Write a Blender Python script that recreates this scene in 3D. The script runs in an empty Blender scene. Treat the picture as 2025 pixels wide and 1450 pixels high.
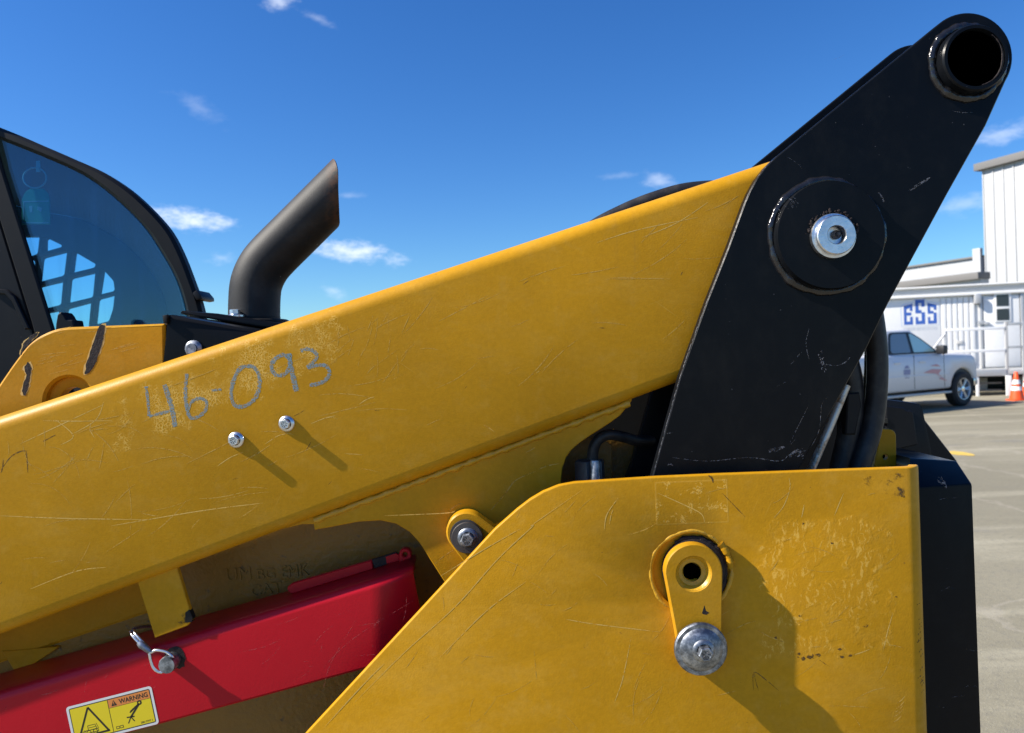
import bpy, bmesh, math, random
from mathutils import Vector, Matrix

# ------------------------------------------------------------------ camera, sky, sun, exposure
S = bpy.context.scene
COL = S.collection
W0, H0, F0 = 2025.0, 1450.0, 1500.0
CAM = Vector((0, -1.05, 1.65))
PITCH, ROLL = math.radians(0.8), 0.040
fwd = Vector((0, math.cos(PITCH), -math.sin(PITCH)))
up0 = Vector((0, math.sin(PITCH), math.cos(PITCH)))
rgt = Vector((1, 0, 0)) * math.cos(ROLL) - up0 * math.sin(ROLL)
upv = Vector((1, 0, 0)) * math.sin(ROLL) + up0 * math.cos(ROLL)
cam = bpy.data.cameras.new('camera')
cam.sensor_fit = 'HORIZONTAL'; cam.sensor_width = 36; cam.lens = 36 * F0 / W0
cam.clip_start = 0.02; cam.clip_end = 3000
cam.dof.use_dof = True; cam.dof.focus_distance = 1.04; cam.dof.aperture_fstop = 9.0
co = bpy.data.objects.new('camera', cam); COL.objects.link(co)
m = Matrix((rgt, upv, -fwd)).transposed().to_4x4(); m.translation = CAM
co.matrix_world = m
S.camera = co

GRAZE, DOWN = math.radians(6.6), math.radians(40.0)
LT = Vector((math.cos(GRAZE) * math.cos(DOWN), math.sin(GRAZE), -math.cos(GRAZE) * math.sin(DOWN)))   # light travel
TOSUN = -LT
sun = bpy.data.lights.new('sun', 'SUN'); sun.energy = 4.6; sun.angle = math.radians(0.55); sun.color = (1.0, 0.93, 0.82)
so = bpy.data.objects.new('sun', sun); COL.objects.link(so)
so.rotation_euler = LT.to_track_quat('-Z', 'Y').to_euler(); so.location = (-6, -2, 8)

def ray(px, py):
    return rgt * ((px - W0 / 2) / F0) + upv * ((H0 / 2 - py) / F0) + fwd
def P(px, py, Y):
    d = ray(px, py); t = (Y - CAM.y) / d.y
    return CAM + d * t
def G(px, py, z=0.0):
    d = ray(px, py); t = (z - CAM.z) / d.z
    return CAM + d * t
def sc(Y): return (Y - CAM.y) / F0          # metres per photograph pixel at depth Y

world = bpy.data.worlds.new('World'); S.world = world; world.use_nodes = True
NT = world.node_tree; NT.nodes.clear()
class N:
    """tiny node helper"""
    def __init__(s, tree): s.t = tree
    def new(s, typ, **kw):
        n = s.t.nodes.new(typ)
        for k, v in kw.items():
            if k == 'inp':
                for kk, vv in v.items():
                    if isinstance(vv, bpy.types.NodeSocket): s.t.links.new(vv, n.inputs[kk])
                    else: n.inputs[kk].default_value = vv
            else: setattr(n, k, v)
        return n
    def link(s, a, b): s.t.links.new(a, b)
    def math(s, op, a, b=0.0, c=None, clamp=False):
        n = s.t.nodes.new('ShaderNodeMath'); n.operation = op; n.use_clamp = clamp
        for i, v in enumerate((a, b, c)):
            if v is None: continue
            if isinstance(v, bpy.types.NodeSocket): s.t.links.new(v, n.inputs[i])
            else: n.inputs[i].default_value = v
        return n.outputs[0]
    def ss(s, v, lo, hi):                   # smoothstep
        n = s.t.nodes.new('ShaderNodeMapRange'); n.interpolation_type = 'SMOOTHSTEP'
        s.t.links.new(v, n.inputs[0]); n.inputs[1].default_value = lo; n.inputs[2].default_value = hi
        return n.outputs[0]
    def mix(s, f, a, b, typ='MIX'):
        n = s.t.nodes.new('ShaderNodeMix'); n.data_type = 'RGBA'; n.blend_type = typ
        for i, v in ((0, f), (6, a), (7, b)):
            if isinstance(v, bpy.types.NodeSocket): s.t.links.new(v, n.inputs[i])
            elif i == 0: n.inputs[0].default_value = v
            else: n.inputs[i].default_value = (*v[:3], 1)
        return n.outputs[2]
    def noise(s, vec, scale, detail=3, rough=0.5, dist=0.0, out=0):
        n = s.t.nodes.new('ShaderNodeTexNoise')
        if vec is not None: s.t.links.new(vec, n.inputs['Vector'])
        n.inputs['Scale'].default_value = scale; n.inputs['Detail'].default_value = detail
        n.inputs['Roughness'].default_value = rough; n.inputs['Distortion'].default_value = dist
        return n.outputs[out]
    def mapping(s, vec, scale=(1, 1, 1), rot=(0, 0, 0), loc=(0, 0, 0)):
        n = s.t.nodes.new('ShaderNodeMapping'); s.t.links.new(vec, n.inputs[0])
        n.inputs[1].default_value = loc; n.inputs[2].default_value = rot; n.inputs[3].default_value = scale
        return n.outputs[0]

w = N(NT)
sky = w.new('ShaderNodeTexSky', sky_type='NISHITA', sun_disc=False)
sky.sun_elevation = math.asin(TOSUN.z)
sky.sun_rotation = math.atan2(TOSUN.x, TOSUN.y)
sky.altitude = 0; sky.air_density = 1.0; sky.dust_density = 0.25; sky.ozone_density = 2.2
hs = w.mix(1.0, w.new('ShaderNodeHueSaturation', inp={'Hue': 0.507, 'Saturation': 1.28, 'Value': 1.0, 'Color': sky.outputs[0]}).outputs[0], (0.47, 0.72, 0.93), 'MULTIPLY')
tcw = w.new('ShaderNodeTexCoord')
D = tcw.outputs['Generated']
cn = w.noise(w.mapping(D, (1, 1, 2.2)), 30, 5, 0.66)
cloud = None
CL = [(372, 432, 82, 28, .85, -.10), (700, 498, 112, 26, .8, -.14), (436, 511, 34, 14, .28, 0), (662, 578, 30, 16, .3, -.5), (1306, 358, 42, 18, .35, -.2),
      (1226, 348, 40, 10, .14, 0), (1985, 266, 60, 18, .36, .1), (1905, 405, 62, 20, .26, .1), (553, 2, 40, 20, .55, 0), (631, 38, 34, 9, .2, -.4),
      (395, 212, 60, 20, .13, -.5), (690, 388, 36, 10, .16, 0)]
dirs = [(ray(a, b).normalized(), c, d, e, f) for a, b, c, d, e, f in CL]
rr = random.Random(5)
for k in range(5):                        # the same kind of small clouds all round the sky
    az = math.radians(80 + k * 48 + rr.uniform(-6, 6)); el = math.radians(rr.uniform(5, 24))
    dirs.append((Vector((math.sin(az) * math.cos(el), math.cos(az) * math.cos(el), math.sin(el))), rr.uniform(40, 120), rr.uniform(12, 26), rr.uniform(.3, .9), 0))
for c, a, b, op, tilt in dirs:
    e1 = Vector((c.y, -c.x, 0)).normalized(); e2 = e1.cross(c)
    e1, e2 = (e1 + e2 * tilt).normalized(), (e2 - e1 * tilt).normalized()
    def dp(v): return w.new('ShaderNodeVectorMath', operation='DOT_PRODUCT', inp={0: D, 1: tuple(v)}).outputs['Value']
    z = w.math('MAXIMUM', dp(c), 0.05)
    u = w.math('DIVIDE', w.math('DIVIDE', dp(e1), z), a / F0)
    v = w.math('DIVIDE', w.math('DIVIDE', dp(e2), z), b / F0)
    r2 = w.math('ADD', w.math('MULTIPLY', u, u), w.math('MULTIPLY', v, v))
    val = w.math('SUBTRACT', 1.0, w.math('SQRT', r2))
    val = w.math('ADD', val, w.math('MULTIPLY', w.math('SUBTRACT', cn, 0.5), 2.4))
    front = w.math('GREATER_THAN', dp(c), 0.3)
    msk = w.math('MULTIPLY', w.math('MULTIPLY', w.ss(val, 0.0, 1.25), op), front)
    cloud = msk if cloud is None else w.math('MAXIMUM', cloud, msk)
skc = w.mix(cloud, hs, (6.6, 7.1, 8.0))
bg = w.new('ShaderNodeBackground', inp={'Color': skc, 'Strength': 0.088})
wo = w.new('ShaderNodeOutputWorld'); w.link(bg.outputs[0], wo.inputs[0])

S.view_settings.view_transform = 'Standard'; S.view_settings.look = 'None'
S.view_settings.gamma = 1.0; S.view_settings.use_curve_mapping = False
S.view_settings.exposure = 0.95
S.render.engine = 'CYCLES'
S.cycles.max_bounces = 5; S.cycles.diffuse_bounces = 3; S.cycles.glossy_bounces = 3; S.cycles.caustics_reflective = False; S.cycles.caustics_refractive = False; S.cycles.transparent_max_bounces = 16

# ------------------------------------------------------------------ materials
def mat(name, fn):
    m = bpy.data.materials.new(name); m.use_nodes = True
    t = m.node_tree; t.nodes.clear(); n = N(t)
    out = t.nodes.new('ShaderNodeOutputMaterial')
    sh = fn(n)
    t.links.new(sh, out.inputs[0]); return m
def obj_co(n): return n.new('ShaderNodeTexCoord').outputs['Object']
def bsdf(n, color, rough=0.5, metal=0.0, spec=0.5, normal=None, coat=0.0, coat_rough=0.1):
    b = n.new('ShaderNodeBsdfPrincipled')
    for k, v in (('Base Color', color), ('Roughness', rough), ('Metallic', metal), ('Specular IOR Level', spec), ('Coat Weight', coat), ('Coat Roughness', coat_rough)):
        if isinstance(v, bpy.types.NodeSocket): n.link(v, b.inputs[k])
        else: b.inputs[k].default_value = (*v, 1) if k == 'Base Color' else v
    if normal is not None: n.link(normal, b.inputs['Normal'])
    return b.outputs[0]
def bump(n, h, strength=0.2, dist=0.001):
    return n.new('ShaderNodeBump', inp={'Strength': strength, 'Distance': dist, 'Height': h}).outputs[0]
def scratch_field(n, co, dens=1.0):
    """faint hairline scratches: stretched noise in several directions"""
    tot = None; gate = n.ss(n.noise(co, 7.0, 2), 0.50, 0.66)
    for k, (ang, sx, sy) in enumerate(((0.33, 9, 420), (1.1, 6, 350), (2.5, 8, 400))):
        mp = n.mapping(co, (1, 1, 1), (0, ang, 0), (k * 3.1, 0, k * 1.7))
        mp = n.mapping(mp, (sx, 1, sy))
        v = n.noise(mp, 1.0, 2, 0.5)
        line = n.ss(v, 0.70, 0.78)
        tot = line if tot is None else n.math('MAXIMUM', tot, line)
    return n.math('MULTIPLY', n.math('MULTIPLY', tot, gate), dens)
YEL = (0.515, 0.250, 0.0065)
def region(n, co, x0, x1, z0, z1, soft, jit=0.0, shear=0.0):
    '''soft-edged rectangle in the plate plane (metres), its edge broken up by noise'''
    xyz = n.new('ShaderNodeSeparateXYZ', inp={0: co}); x, z = xyz.outputs[0], xyz.outputs[2]
    if shear: z = n.math('SUBTRACT', z, n.math('MULTIPLY', x, shear))
    if jit:
        j = n.math('MULTIPLY', n.math('SUBTRACT', n.noise(co, 45, 4, .65), .5), jit)
        x = n.math('ADD', x, j); z = n.math('ADD', z, j)
    a = n.math('MULTIPLY', n.ss(x, x0 - soft, x0 + soft), n.math('SUBTRACT', 1, n.ss(x, x1 - soft, x1 + soft)))
    b = n.math('MULTIPLY', n.ss(z, z0 - soft, z0 + soft), n.math('SUBTRACT', 1, n.ss(z, z1 - soft, z1 + soft)))
    return n.math('MULTIPLY', a, b)
def warp(n, co, scale, amt):
    return n.new('ShaderNodeVectorMath', operation='ADD', inp={0: co, 1: n.new('ShaderNodeVectorMath', operation='SCALE', inp={0: n.noise(co, scale, 3, .6, 0, 1), 'Scale': amt}).outputs[0]}).outputs[0]
def tower_marks(n, co, c):
    a, b = P(1512, 1300, -.072), P(1757, 1022, -.072)
    reg = region(n, co, a.x, b.x, a.z, b.z, .004, .05)
    d = warp(n, co, 30, .03)
    h = n.noise(n.mapping(d, (1.5, 1, .5)), 130, 3, .7)
    gate = n.ss(n.noise(d, 30, 3, .6), .40, .56)
    m1 = n.math('MULTIPLY', reg, gate)
    vein = n.math('MULTIPLY', m1, n.ss(h, .52, .64))
    c = n.mix(n.math('MULTIPLY', m1, .35), c, (0.52, 0.25, 0.012))
    c = n.mix(n.math('MULTIPLY', vein, .75), c, (0.72, 0.43, 0.075))
    e, f = P(1298, 1039, -.072), P(1438, 948, -.072)
    rg2 = region(n, co, e.x, f.x, e.z, f.z, .0007)
    inner = region(n, co, e.x + .0016, f.x - .0016, e.z + .0016, f.z - .0016, .0007)
    rim = n.math('SUBTRACT', rg2, inner)
    v = n.noise(warp(n, co, 40, .03), 75, 4, .7)
    crease = n.math('MULTIPLY', rg2, n.math('MULTIPLY', n.ss(v, .585, .61), n.math('SUBTRACT', 1, n.ss(v, .63, .66))))
    c = n.mix(n.math('MULTIPLY', n.math('MAXIMUM', crease, n.math('MULTIPLY', rim, .3)), .7), c, (0.74, 0.46, 0.10))
    hh = n.math('ADD', n.math('MULTIPLY', m1, n.math('ADD', .6, h)), n.math('ADD', n.math('MULTIPLY', rg2, .4), crease))
    return c, n.math('MULTIPLY', hh, 0.9)
def arm_marks(n, co, c):
    a, b = P(235, 880, 0), P(670, 700, 0)
    sh = (b.z - a.z) / (b.x - a.x)
    zc = a.z - a.x * sh
    reg = region(n, co, a.x, b.x, zc - .004, zc + .060, .006, .09, sh)
    v = n.new('ShaderNodeTexVoronoi', feature='DISTANCE_TO_EDGE', inp={'Vector': warp(n, co, 90, .012), 'Scale': 270}).outputs[0]
    ln = n.math('SUBTRACT', 1.0, n.ss(v, 0.03, 0.16))
    gate = n.ss(n.noise(co, 24, 4, .65), .42, .58)
    m1 = n.math('MULTIPLY', n.math('MULTIPLY', ln, gate), reg)
    return n.mix(n.math('MULTIPLY', m1, .85), c, (0.74, 0.46, 0.10)), n.math('MULTIPLY', m1, .6)
def yellow(n, base=YEL, rough=0.42, sdens=0.5, wear=True, marks=None):
    co = obj_co(n)
    big = n.noise(co, 5.0, 4, 0.6)
    c = n.mix(n.ss(big, 0.3, 0.75), tuple(x * 0.90 for x in base), tuple(min(1, x * 1.08) for x in base))
    dust = n.ss(n.noise(co, 38, 3, 0.7), 0.50, 0.80)
    c = n.mix(n.math('MULTIPLY', dust, 0.16), c, (0.60, 0.38, 0.09))
    grime = n.ss(n.noise(co, 14, 4, 0.65), 0.56, 0.78)
    c = n.mix(n.math('MULTIPLY', grime, 0.16), c, (0.30, 0.17, 0.03))
    runs = n.math('MULTIPLY', n.ss(n.noise(n.mapping(co, (55, 1, 3.0)), 1.0, 3, .6), .60, .78), n.ss(n.noise(co, 4.5, 2), .50, .66))
    c = n.mix(n.math('MULTIPLY', runs, .22), c, (0.26, 0.14, 0.03))
    film = n.ss(n.noise(n.mapping(co, (1, 1, 2.4), (0, .35, 0)), 6.5, 4, .68), .46, .74)
    c = n.mix(n.math('MULTIPLY', film, .18), c, (0.62, 0.37, 0.07))
    sf = scratch_field(n, co, sdens)
    c = n.mix(n.math('MULTIPLY', sf, 0.55), c, (0.74, 0.50, 0.13))
    if wear:
        spk = n.ss(n.noise(co, 170, 2, 0.5), 0.765, 0.79)
        c = n.mix(n.math('MULTIPLY', spk, 0.5), c, (0.12, 0.06, 0.02))
    mot = n.noise(co, 150, 3, 0.65)
    c = n.mix(n.ss(mot, .25, .75), n.mix(1.0, c, (0.94, 0.94, 0.93), 'MULTIPLY'), n.mix(1.0, c, (1.05, 1.055, 1.09), 'MULTIPLY'))
    extra = None
    if marks: c, extra = marks(n, co, c)
    peel = n.math('ADD', n.math('MULTIPLY', n.noise(co, 420, 2, 0.5), 0.9), n.math('MULTIPLY', n.noise(co, 9, 2, 0.5), 1.0))
    if extra is not None: peel = n.math('ADD', peel, extra)
    nr = bump(n, peel, 0.30, 0.0005)
    ro = n.math('ADD', rough - 0.08, n.math('MULTIPLY', n.noise(co, 30, 4, 0.6), 0.2))
    return bsdf(n, c, ro, 0, 0.16, nr)
M = {}
M['yellow'] = mat('yellow_paint', lambda n: yellow(n))
M['yellow_arm'] = mat('yellow_paint_arm', lambda n: yellow(n, marks=arm_marks))
M['yellow_tower'] = mat('yellow_paint_tower', lambda n: yellow(n, marks=tower_marks))
M['yellow_clean'] = mat('yellow_paint_clean', lambda n: yellow(n, sdens=0.15, wear=False))
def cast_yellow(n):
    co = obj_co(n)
    c = n.mix(n.noise(co, 12, 4, 0.6), (0.20, 0.100, 0.008), (0.27, 0.135, 0.011))  # base colours darkened to paint in the shade behind the arm
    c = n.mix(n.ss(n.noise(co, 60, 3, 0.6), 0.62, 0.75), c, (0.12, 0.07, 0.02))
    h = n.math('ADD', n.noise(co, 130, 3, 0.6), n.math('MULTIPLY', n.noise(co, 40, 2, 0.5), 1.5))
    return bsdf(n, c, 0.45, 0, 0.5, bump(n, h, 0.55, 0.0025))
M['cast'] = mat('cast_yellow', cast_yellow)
def black_paint(n, col=(0.0045, 0.0055, 0.0075), rough=0.30, spec=0.12, pe=0.16):
    co = obj_co(n)
    d = n.ss(n.noise(co, 24, 5, 0.65), 0.45, 0.85)
    d2 = n.ss(n.noise(n.mapping(co, (1, 1, .45), (0, .4, 0)), 8, 5, .7), .48, .74)
    c = n.mix(n.math('MAXIMUM', n.math('MULTIPLY', d, 0.4), n.math('MULTIPLY', d2, .5)), col, (0.017, 0.017, 0.017))
    spk = n.ss(n.noise(co, 260, 2, 0.5), 0.77, 0.80)
    c = n.mix(n.math('MULTIPLY', spk, 0.5), c, (0.16, 0.16, 0.17))
    nr = bump(n, n.math('ADD', n.noise(co, 500, 2, 0.5), n.math('MULTIPLY', n.noise(co, 10, 2), 2.0)), pe, 0.0005)
    ro = n.math('ADD', rough - 0.06, n.math('MULTIPLY', n.noise(co, 18, 4, 0.6), 0.14))
    return bsdf(n, c, ro, 0, spec, nr)
M['black'] = mat('black_paint', lambda n: black_paint(n))
M['black_matte'] = mat('black_matte', lambda n: black_paint(n, (0.008, 0.008, 0.009), 0.55, 0.25))
M['weld'] = mat('black_weld', lambda n: bsdf(n, (0.012, 0.012, 0.014), 0.16, 0, 0.6, bump(n, n.noise(obj_co(n), 160, 3, 0.6), 0.5, 0.002)))
M['yweld'] = mat('yellow_weld', lambda n: bsdf(n, n.mix(n.noise(obj_co(n), 60, 3), (0.45, 0.23, 0.01), (0.6, 0.34, 0.02)), 0.38, 0, 0.5, bump(n, n.noise(obj_co(n), 200, 3, 0.6), 0.4, 0.002)))
def exhaust(n):
    co = obj_co(n)
    c = n.mix(n.ss(n.noise(co, 30, 5, 0.65), 0.4, 0.8), (0.014, 0.014, 0.015), (0.030, 0.030, 0.030))
    spk = n.ss(n.noise(co, 90, 2, 0.5), 0.74, 0.77)
    c = n.mix(n.math('MULTIPLY', spk, 0.7), c, (0.30, 0.29, 0.27))
    xyz = n.new('ShaderNodeSeparateXYZ', inp={0: co})
    rust = n.math('MULTIPLY', n.ss(n.math('ADD', xyz.outputs[0], n.math('MULTIPLY', n.noise(co, 40, 4, .7), 0.05)), TIPX + 0.012, TIPX + 0.035), n.ss(n.noise(co, 70, 4, 0.7), 0.35, 0.6))
    c = n.mix(rust, c, (0.07, 0.034, 0.020))
    return bsdf(n, c, 0.58, 0, 0.32, bump(n, n.noise(co, 350, 3, 0.6), 0.25, 0.0006))
TIPX = P(662, 400, .3).x
M['exhaust'] = mat('exhaust_black', exhaust)
M['rubber'] = mat('rubber', lambda n: bsdf(n, n.mix(n.ss(n.noise(obj_co(n), 40, 4, .6), .4, .8), (0.012, 0.012, 0.014), (0.045, 0.042, 0.038)), 0.5, 0, 0.4, bump(n, n.noise(obj_co(n), 300, 2), 0.3, 0.0008)))
M['olive'] = mat('hose_sleeve', lambda n: bsdf(n, (0.045, 0.042, 0.012), 0.6, 0, 0.3, bump(n, n.noise(obj_co(n), 400, 2), 0.6, 0.001)))
def zinc(n, a=(0.52, 0.54, 0.56), b=(0.30, 0.31, 0.33), rough=0.33, sc_=90):
    co = obj_co(n)
    c = n.mix(n.ss(n.noise(co, sc_, 5, 0.7), 0.35, 0.68), b, a)
    return bsdf(n, c, n.math('ADD', rough - 0.1, n.math('MULTIPLY', n.noise(co, sc_ * 2, 3), 0.25)), 1.0, 0.5, bump(n, n.noise(co, 260, 3, .6), 0.25, 0.0006))
M['zinc'] = mat('zinc_steel', lambda n: zinc(n, (0.80, 0.82, 0.85), (0.62, 0.64, 0.68), 0.30))
M['zinc_dark'] = mat('weathered_steel', lambda n: zinc(n, (0.42, 0.45, 0.50), (0.13, 0.145, 0.17), 0.46, 75))
M['zinc_mark'] = mat('stamped_mark', lambda n: bsdf(n, (0.06, 0.06, 0.07), 0.5, 0.6))
M['steel_dk'] = mat('dark_steel', lambda n: bsdf(n, n.mix(n.noise(obj_co(n), 80, 4, .7), (0.06, 0.055, 0.055), (0.16, 0.15, 0.15)), 0.5, 0.8))
M['rod'] = mat('dull_rod', lambda n: bsdf(n, n.mix(n.ss(n.noise(obj_co(n), 60, 4, .7), .45, .7), (0.62, 0.60, 0.55), (0.28, 0.17, 0.09)), 0.4, 0.5))
def red(n):
    co = obj_co(n)
    c = n.mix(n.noise(co, 9, 3), (0.45, 0.004, 0.014), (0.52, 0.007, 0.019))
    c = n.mix(n.math('MULTIPLY', scratch_field(n, co, 0.5), 0.3), c, (0.60, 0.15, 0.13))
    nr = bump(n, n.math('ADD', n.noise(co, 380, 2), n.math('MULTIPLY', n.noise(co, 11, 2), 0.8)), 0.30, 0.0005)
    return bsdf(n, c, 0.36, 0, 0.22, nr)
M['red'] = mat('red_paint', red)
def fade_decal(col, lo, hi, scale, rough=0.6, detail=5, dist=0.0, op=1.0):
    def f(n):
        co = obj_co(n)
        a = n.math('MULTIPLY', n.ss(n.noise(co, scale, detail, 0.65, dist), lo, hi), op)
        tr = n.new('ShaderNodeBsdfTransparent').outputs[0]
        return n.new('ShaderNodeMixShader', inp={0: a, 1: tr, 2: bsdf(n, col, rough)}).outputs[0]
    return f
M['chalk'] = mat('blue_paint_marker', fade_decal((0.24, 0.335, 0.36), 0.36, 0.56, 420, 0.7, op=0.82))
M['scr_light'] = mat('scratch_light', fade_decal((0.76, 0.48, 0.11), 0.32, 0.50, 190, 0.5, op=0.95))
M['scr_faint'] = mat('scratch_faint', fade_decal((0.66, 0.38, 0.06), 0.36, 0.56, 150, 0.5, op=0.85))
M['scr_dark'] = mat('scratch_dark', fade_decal((0.10, 0.055, 0.015), 0.34, 0.54, 190, 0.6, op=0.75))
M['scr_pink'] = mat('scratch_pink', fade_decal((0.62, 0.13, 0.13), 0.40, 0.60, 170, 0.5, op=0.5))
M['scr_white'] = mat('scratch_white', fade_decal((0.20, 0.20, 0.22), 0.42, 0.62, 260, 0.6, op=0.7))
M['grime'] = mat('grime_smear', fade_decal((0.05, 0.035, 0.02), 0.50, 0.72, 90, 0.7, op=0.8))
M['chip'] = mat('bare_chip', lambda n: bsdf(n, n.mix(n.noise(obj_co(n), 140, 4, .7), (0.010, 0.008, 0.009), (0.040, 0.029, 0.027)), 0.6, 0.1, 0.3, bump(n, n.noise(obj_co(n), 180, 4, .7), .6, .002)))
M['chip_edge'] = mat('flaked_paint_edge', lambda n: bsdf(n, n.mix(n.noise(obj_co(n), 160, 3), (0.60, 0.36, 0.06), (0.78, 0.56, 0.22)), 0.5))
def flat(name, c, rough=0.5, metal=0.0, bs=0.0, var=0.06):
    def f(n):
        co = obj_co(n)
        v = n.noise(co, 14, 4, 0.6)
        cc = n.mix(v, tuple(x * (1 - var) for x in c), tuple(min(1, x * (1 + var)) for x in c))
        return bsdf(n, cc, rough, metal, 0.5, bump(n, n.noise(co, 80, 2), bs, 0.001) if bs else None)
    M[name] = mat(name, f)
flat('label_white', (0.80, 0.78, 0.74)); flat('label_yellow', (0.86, 0.66, 0.015)); flat('label_orange', (0.80, 0.27, 0.06)); flat('label_ink', (0.02, 0.018, 0.012))
M['dark_hole'] = mat('dark_hole', lambda n: bsdf(n, (0.0006, 0.0006, 0.0006), 0.95, 0, 0.0)); M['plastic_black'] = mat('plastic_black', lambda n: black_paint(n, (0.006, 0.007, 0.010), 0.4, 0.2, 0.08))  # dark_hole: near-black lining that paints in the shade inside holes
flat('trailer_white', (0.82, 0.82, 0.81), 0.5); flat('trailer_trim', (0.62, 0.61, 0.58), 0.5); flat('grey_trim', (0.16, 0.155, 0.15), 0.6)
flat('wall_white', (0.43, 0.44, 0.45), 0.45); flat('shadow_gap', (0.35, 0.35, 0.35), 0.7)
flat('logo_blue', (0.045, 0.13, 0.47), 0.5); flat('logo_pale', (0.55, 0.63, 0.80), 0.5); flat('logo_grey', (0.62, 0.64, 0.70), 0.5)
flat('truck_white', (0.78, 0.78, 0.79), 0.35); flat('truck_black', (0.015, 0.015, 0.017), 0.5); flat('tyre', (0.018, 0.018, 0.02), 0.75)
flat('alloy', (0.55, 0.56, 0.58), 0.35, 0.8); flat('chrome', (0.75, 0.75, 0.76), 0.2, 1.0); flat('swoosh_red', (0.70, 0.36, 0.36), 0.5); flat('emblem_blue', (0.30, 0.31, 0.48), 0.5); flat('lamp_red', (0.5, 0.03, 0.03), 0.3)
flat('cone_orange', (0.80, 0.085, 0.012), 0.5); flat('cone_white', (0.82, 0.82, 0.82), 0.5); flat('galv', (0.50, 0.51, 0.52), 0.5, 0.4)
flat('rail_white', (0.84, 0.84, 0.84), 0.5); flat('deck_grey', (0.42, 0.42, 0.42), 0.7); flat('line_yellow', (0.62, 0.42, 0.08), 0.8, 0, 0, .2)
flat('green_tag', (0.008, 0.17, 0.10), 0.5); flat('tag_white', (0.26, 0.30, 0.32), 0.5); flat('cab_inside', (0.006, 0.010, 0.020), 0.8)  # cab_inside is darkened, the shade of a closed cab put into its colour
M['cab_black'] = mat('cab_black', lambda n: black_paint(n, (0.008, 0.009, 0.011), 0.45, 0.2, 0.1))
def glass_cab(n):
    co = obj_co(n)
    tr = n.new('ShaderNodeBsdfTransparent', inp={'Color': (0.58, 0.84, 0.95, 1)}).outputs[0]
    gl = n.new('ShaderNodeBsdfGlossy', inp={'Color': (0.55, 0.8, 1.0, 1), 'Roughness': 0.03}).outputs[0]
    a = n.new('ShaderNodeMixShader', inp={0: 0.07, 1: tr, 2: gl}).outputs[0]
    streak = n.ss(n.noise(n.mapping(co, (60, 1, 8), (0, -0.5, 0)), 1.0, 4, .6), 0.42, 0.8)
    dust = n.math('ADD', 0.012, n.math('MULTIPLY', streak, 0.07))
    df = n.new('ShaderNodeBsdfDiffuse', inp={'Color': (0.045, 0.19, 0.50, 1)}).outputs[0]  # dust film coloured blue to paint in the sky's reflection
    return n.new('ShaderNodeMixShader', inp={0: dust, 1: a, 2: df}).outputs[0]
M['glass_cab'] = mat('cab_glass', glass_cab)
def glass_car(n, tint=(0.20, 0.205, 0.19)):
    gl = n.new('ShaderNodeBsdfGlossy', inp={'Color': (0.9, 1.0, 0.98, 1), 'Roughness': 0.04}).outputs[0]
    df = bsdf(n, tint, 0.2)
    return n.new('ShaderNodeMixShader', inp={0: 0.10, 1: df, 2: gl}).outputs[0]
M['glass_car'] = mat('car_glass', glass_car)
M['glass_car_pale'] = mat('car_glass_pale', lambda n: glass_car(n, (0.50, 0.72, 0.64)))  # opaque pale green, painted brightness of the view through the window
M['glass_dark'] = mat('window_glass_dark', lambda n: bsdf(n, (0.03, 0.035, 0.045), 0.1, 0, 0.6))
def ground(n):
    co = obj_co(n)
    a = n.noise(co, 0.22, 5, 0.65)
    b = n.noise(n.mapping(co, (0.16, 1.5, 1), (0, 0, 0.12)), 0.9, 5, 0.62)
    f = n.noise(co, 22, 5, 0.75)
    g = n.noise(co, 95, 3, 0.7)
    c = n.mix(n.ss(a, .3, .7), (0.210, 0.190, 0.132), (0.280, 0.254, 0.180))
    c = n.mix(n.math('MULTIPLY', n.ss(b, .47, .66), 0.8), c, (0.36, 0.33, 0.24))
    c = n.mix(n.math('MULTIPLY', n.ss(n.noise(n.mapping(co, (0.3, 1.1, 1), (0, 0, -0.1)), 1.6, 5, .7), .56, .70), 0.6), c, (0.17, 0.16, 0.145))
    c = n.mix(n.math('MULTIPLY', n.ss(f, .46, .72), 0.6), c, (0.15, 0.14, 0.115))
    c = n.mix(n.math('MULTIPLY', n.ss(g, .56, .70), 0.65), c, (0.40, 0.37, 0.29))
    crack = n.new('ShaderNodeTexVoronoi', feature='DISTANCE_TO_EDGE', inp={'Vector': n.new('ShaderNodeVectorMath', operation='ADD', inp={0: co, 1: n.noise(co, 1.2, 4, .6, 0, 1)}).outputs[0], 'Scale': 0.33}).outputs[0]
    c = n.mix(n.math('MULTIPLY', n.math('SUBTRACT', 1, n.ss(crack, 0.003, 0.014)), 0.28), c, (0.40, 0.36, 0.29))
    return bsdf(n, c, 0.85, 0, 0.3, bump(n, n.math('ADD', f, g), 0.6, 0.006))
M['ground'] = mat('weathered_concrete', ground)

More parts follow.
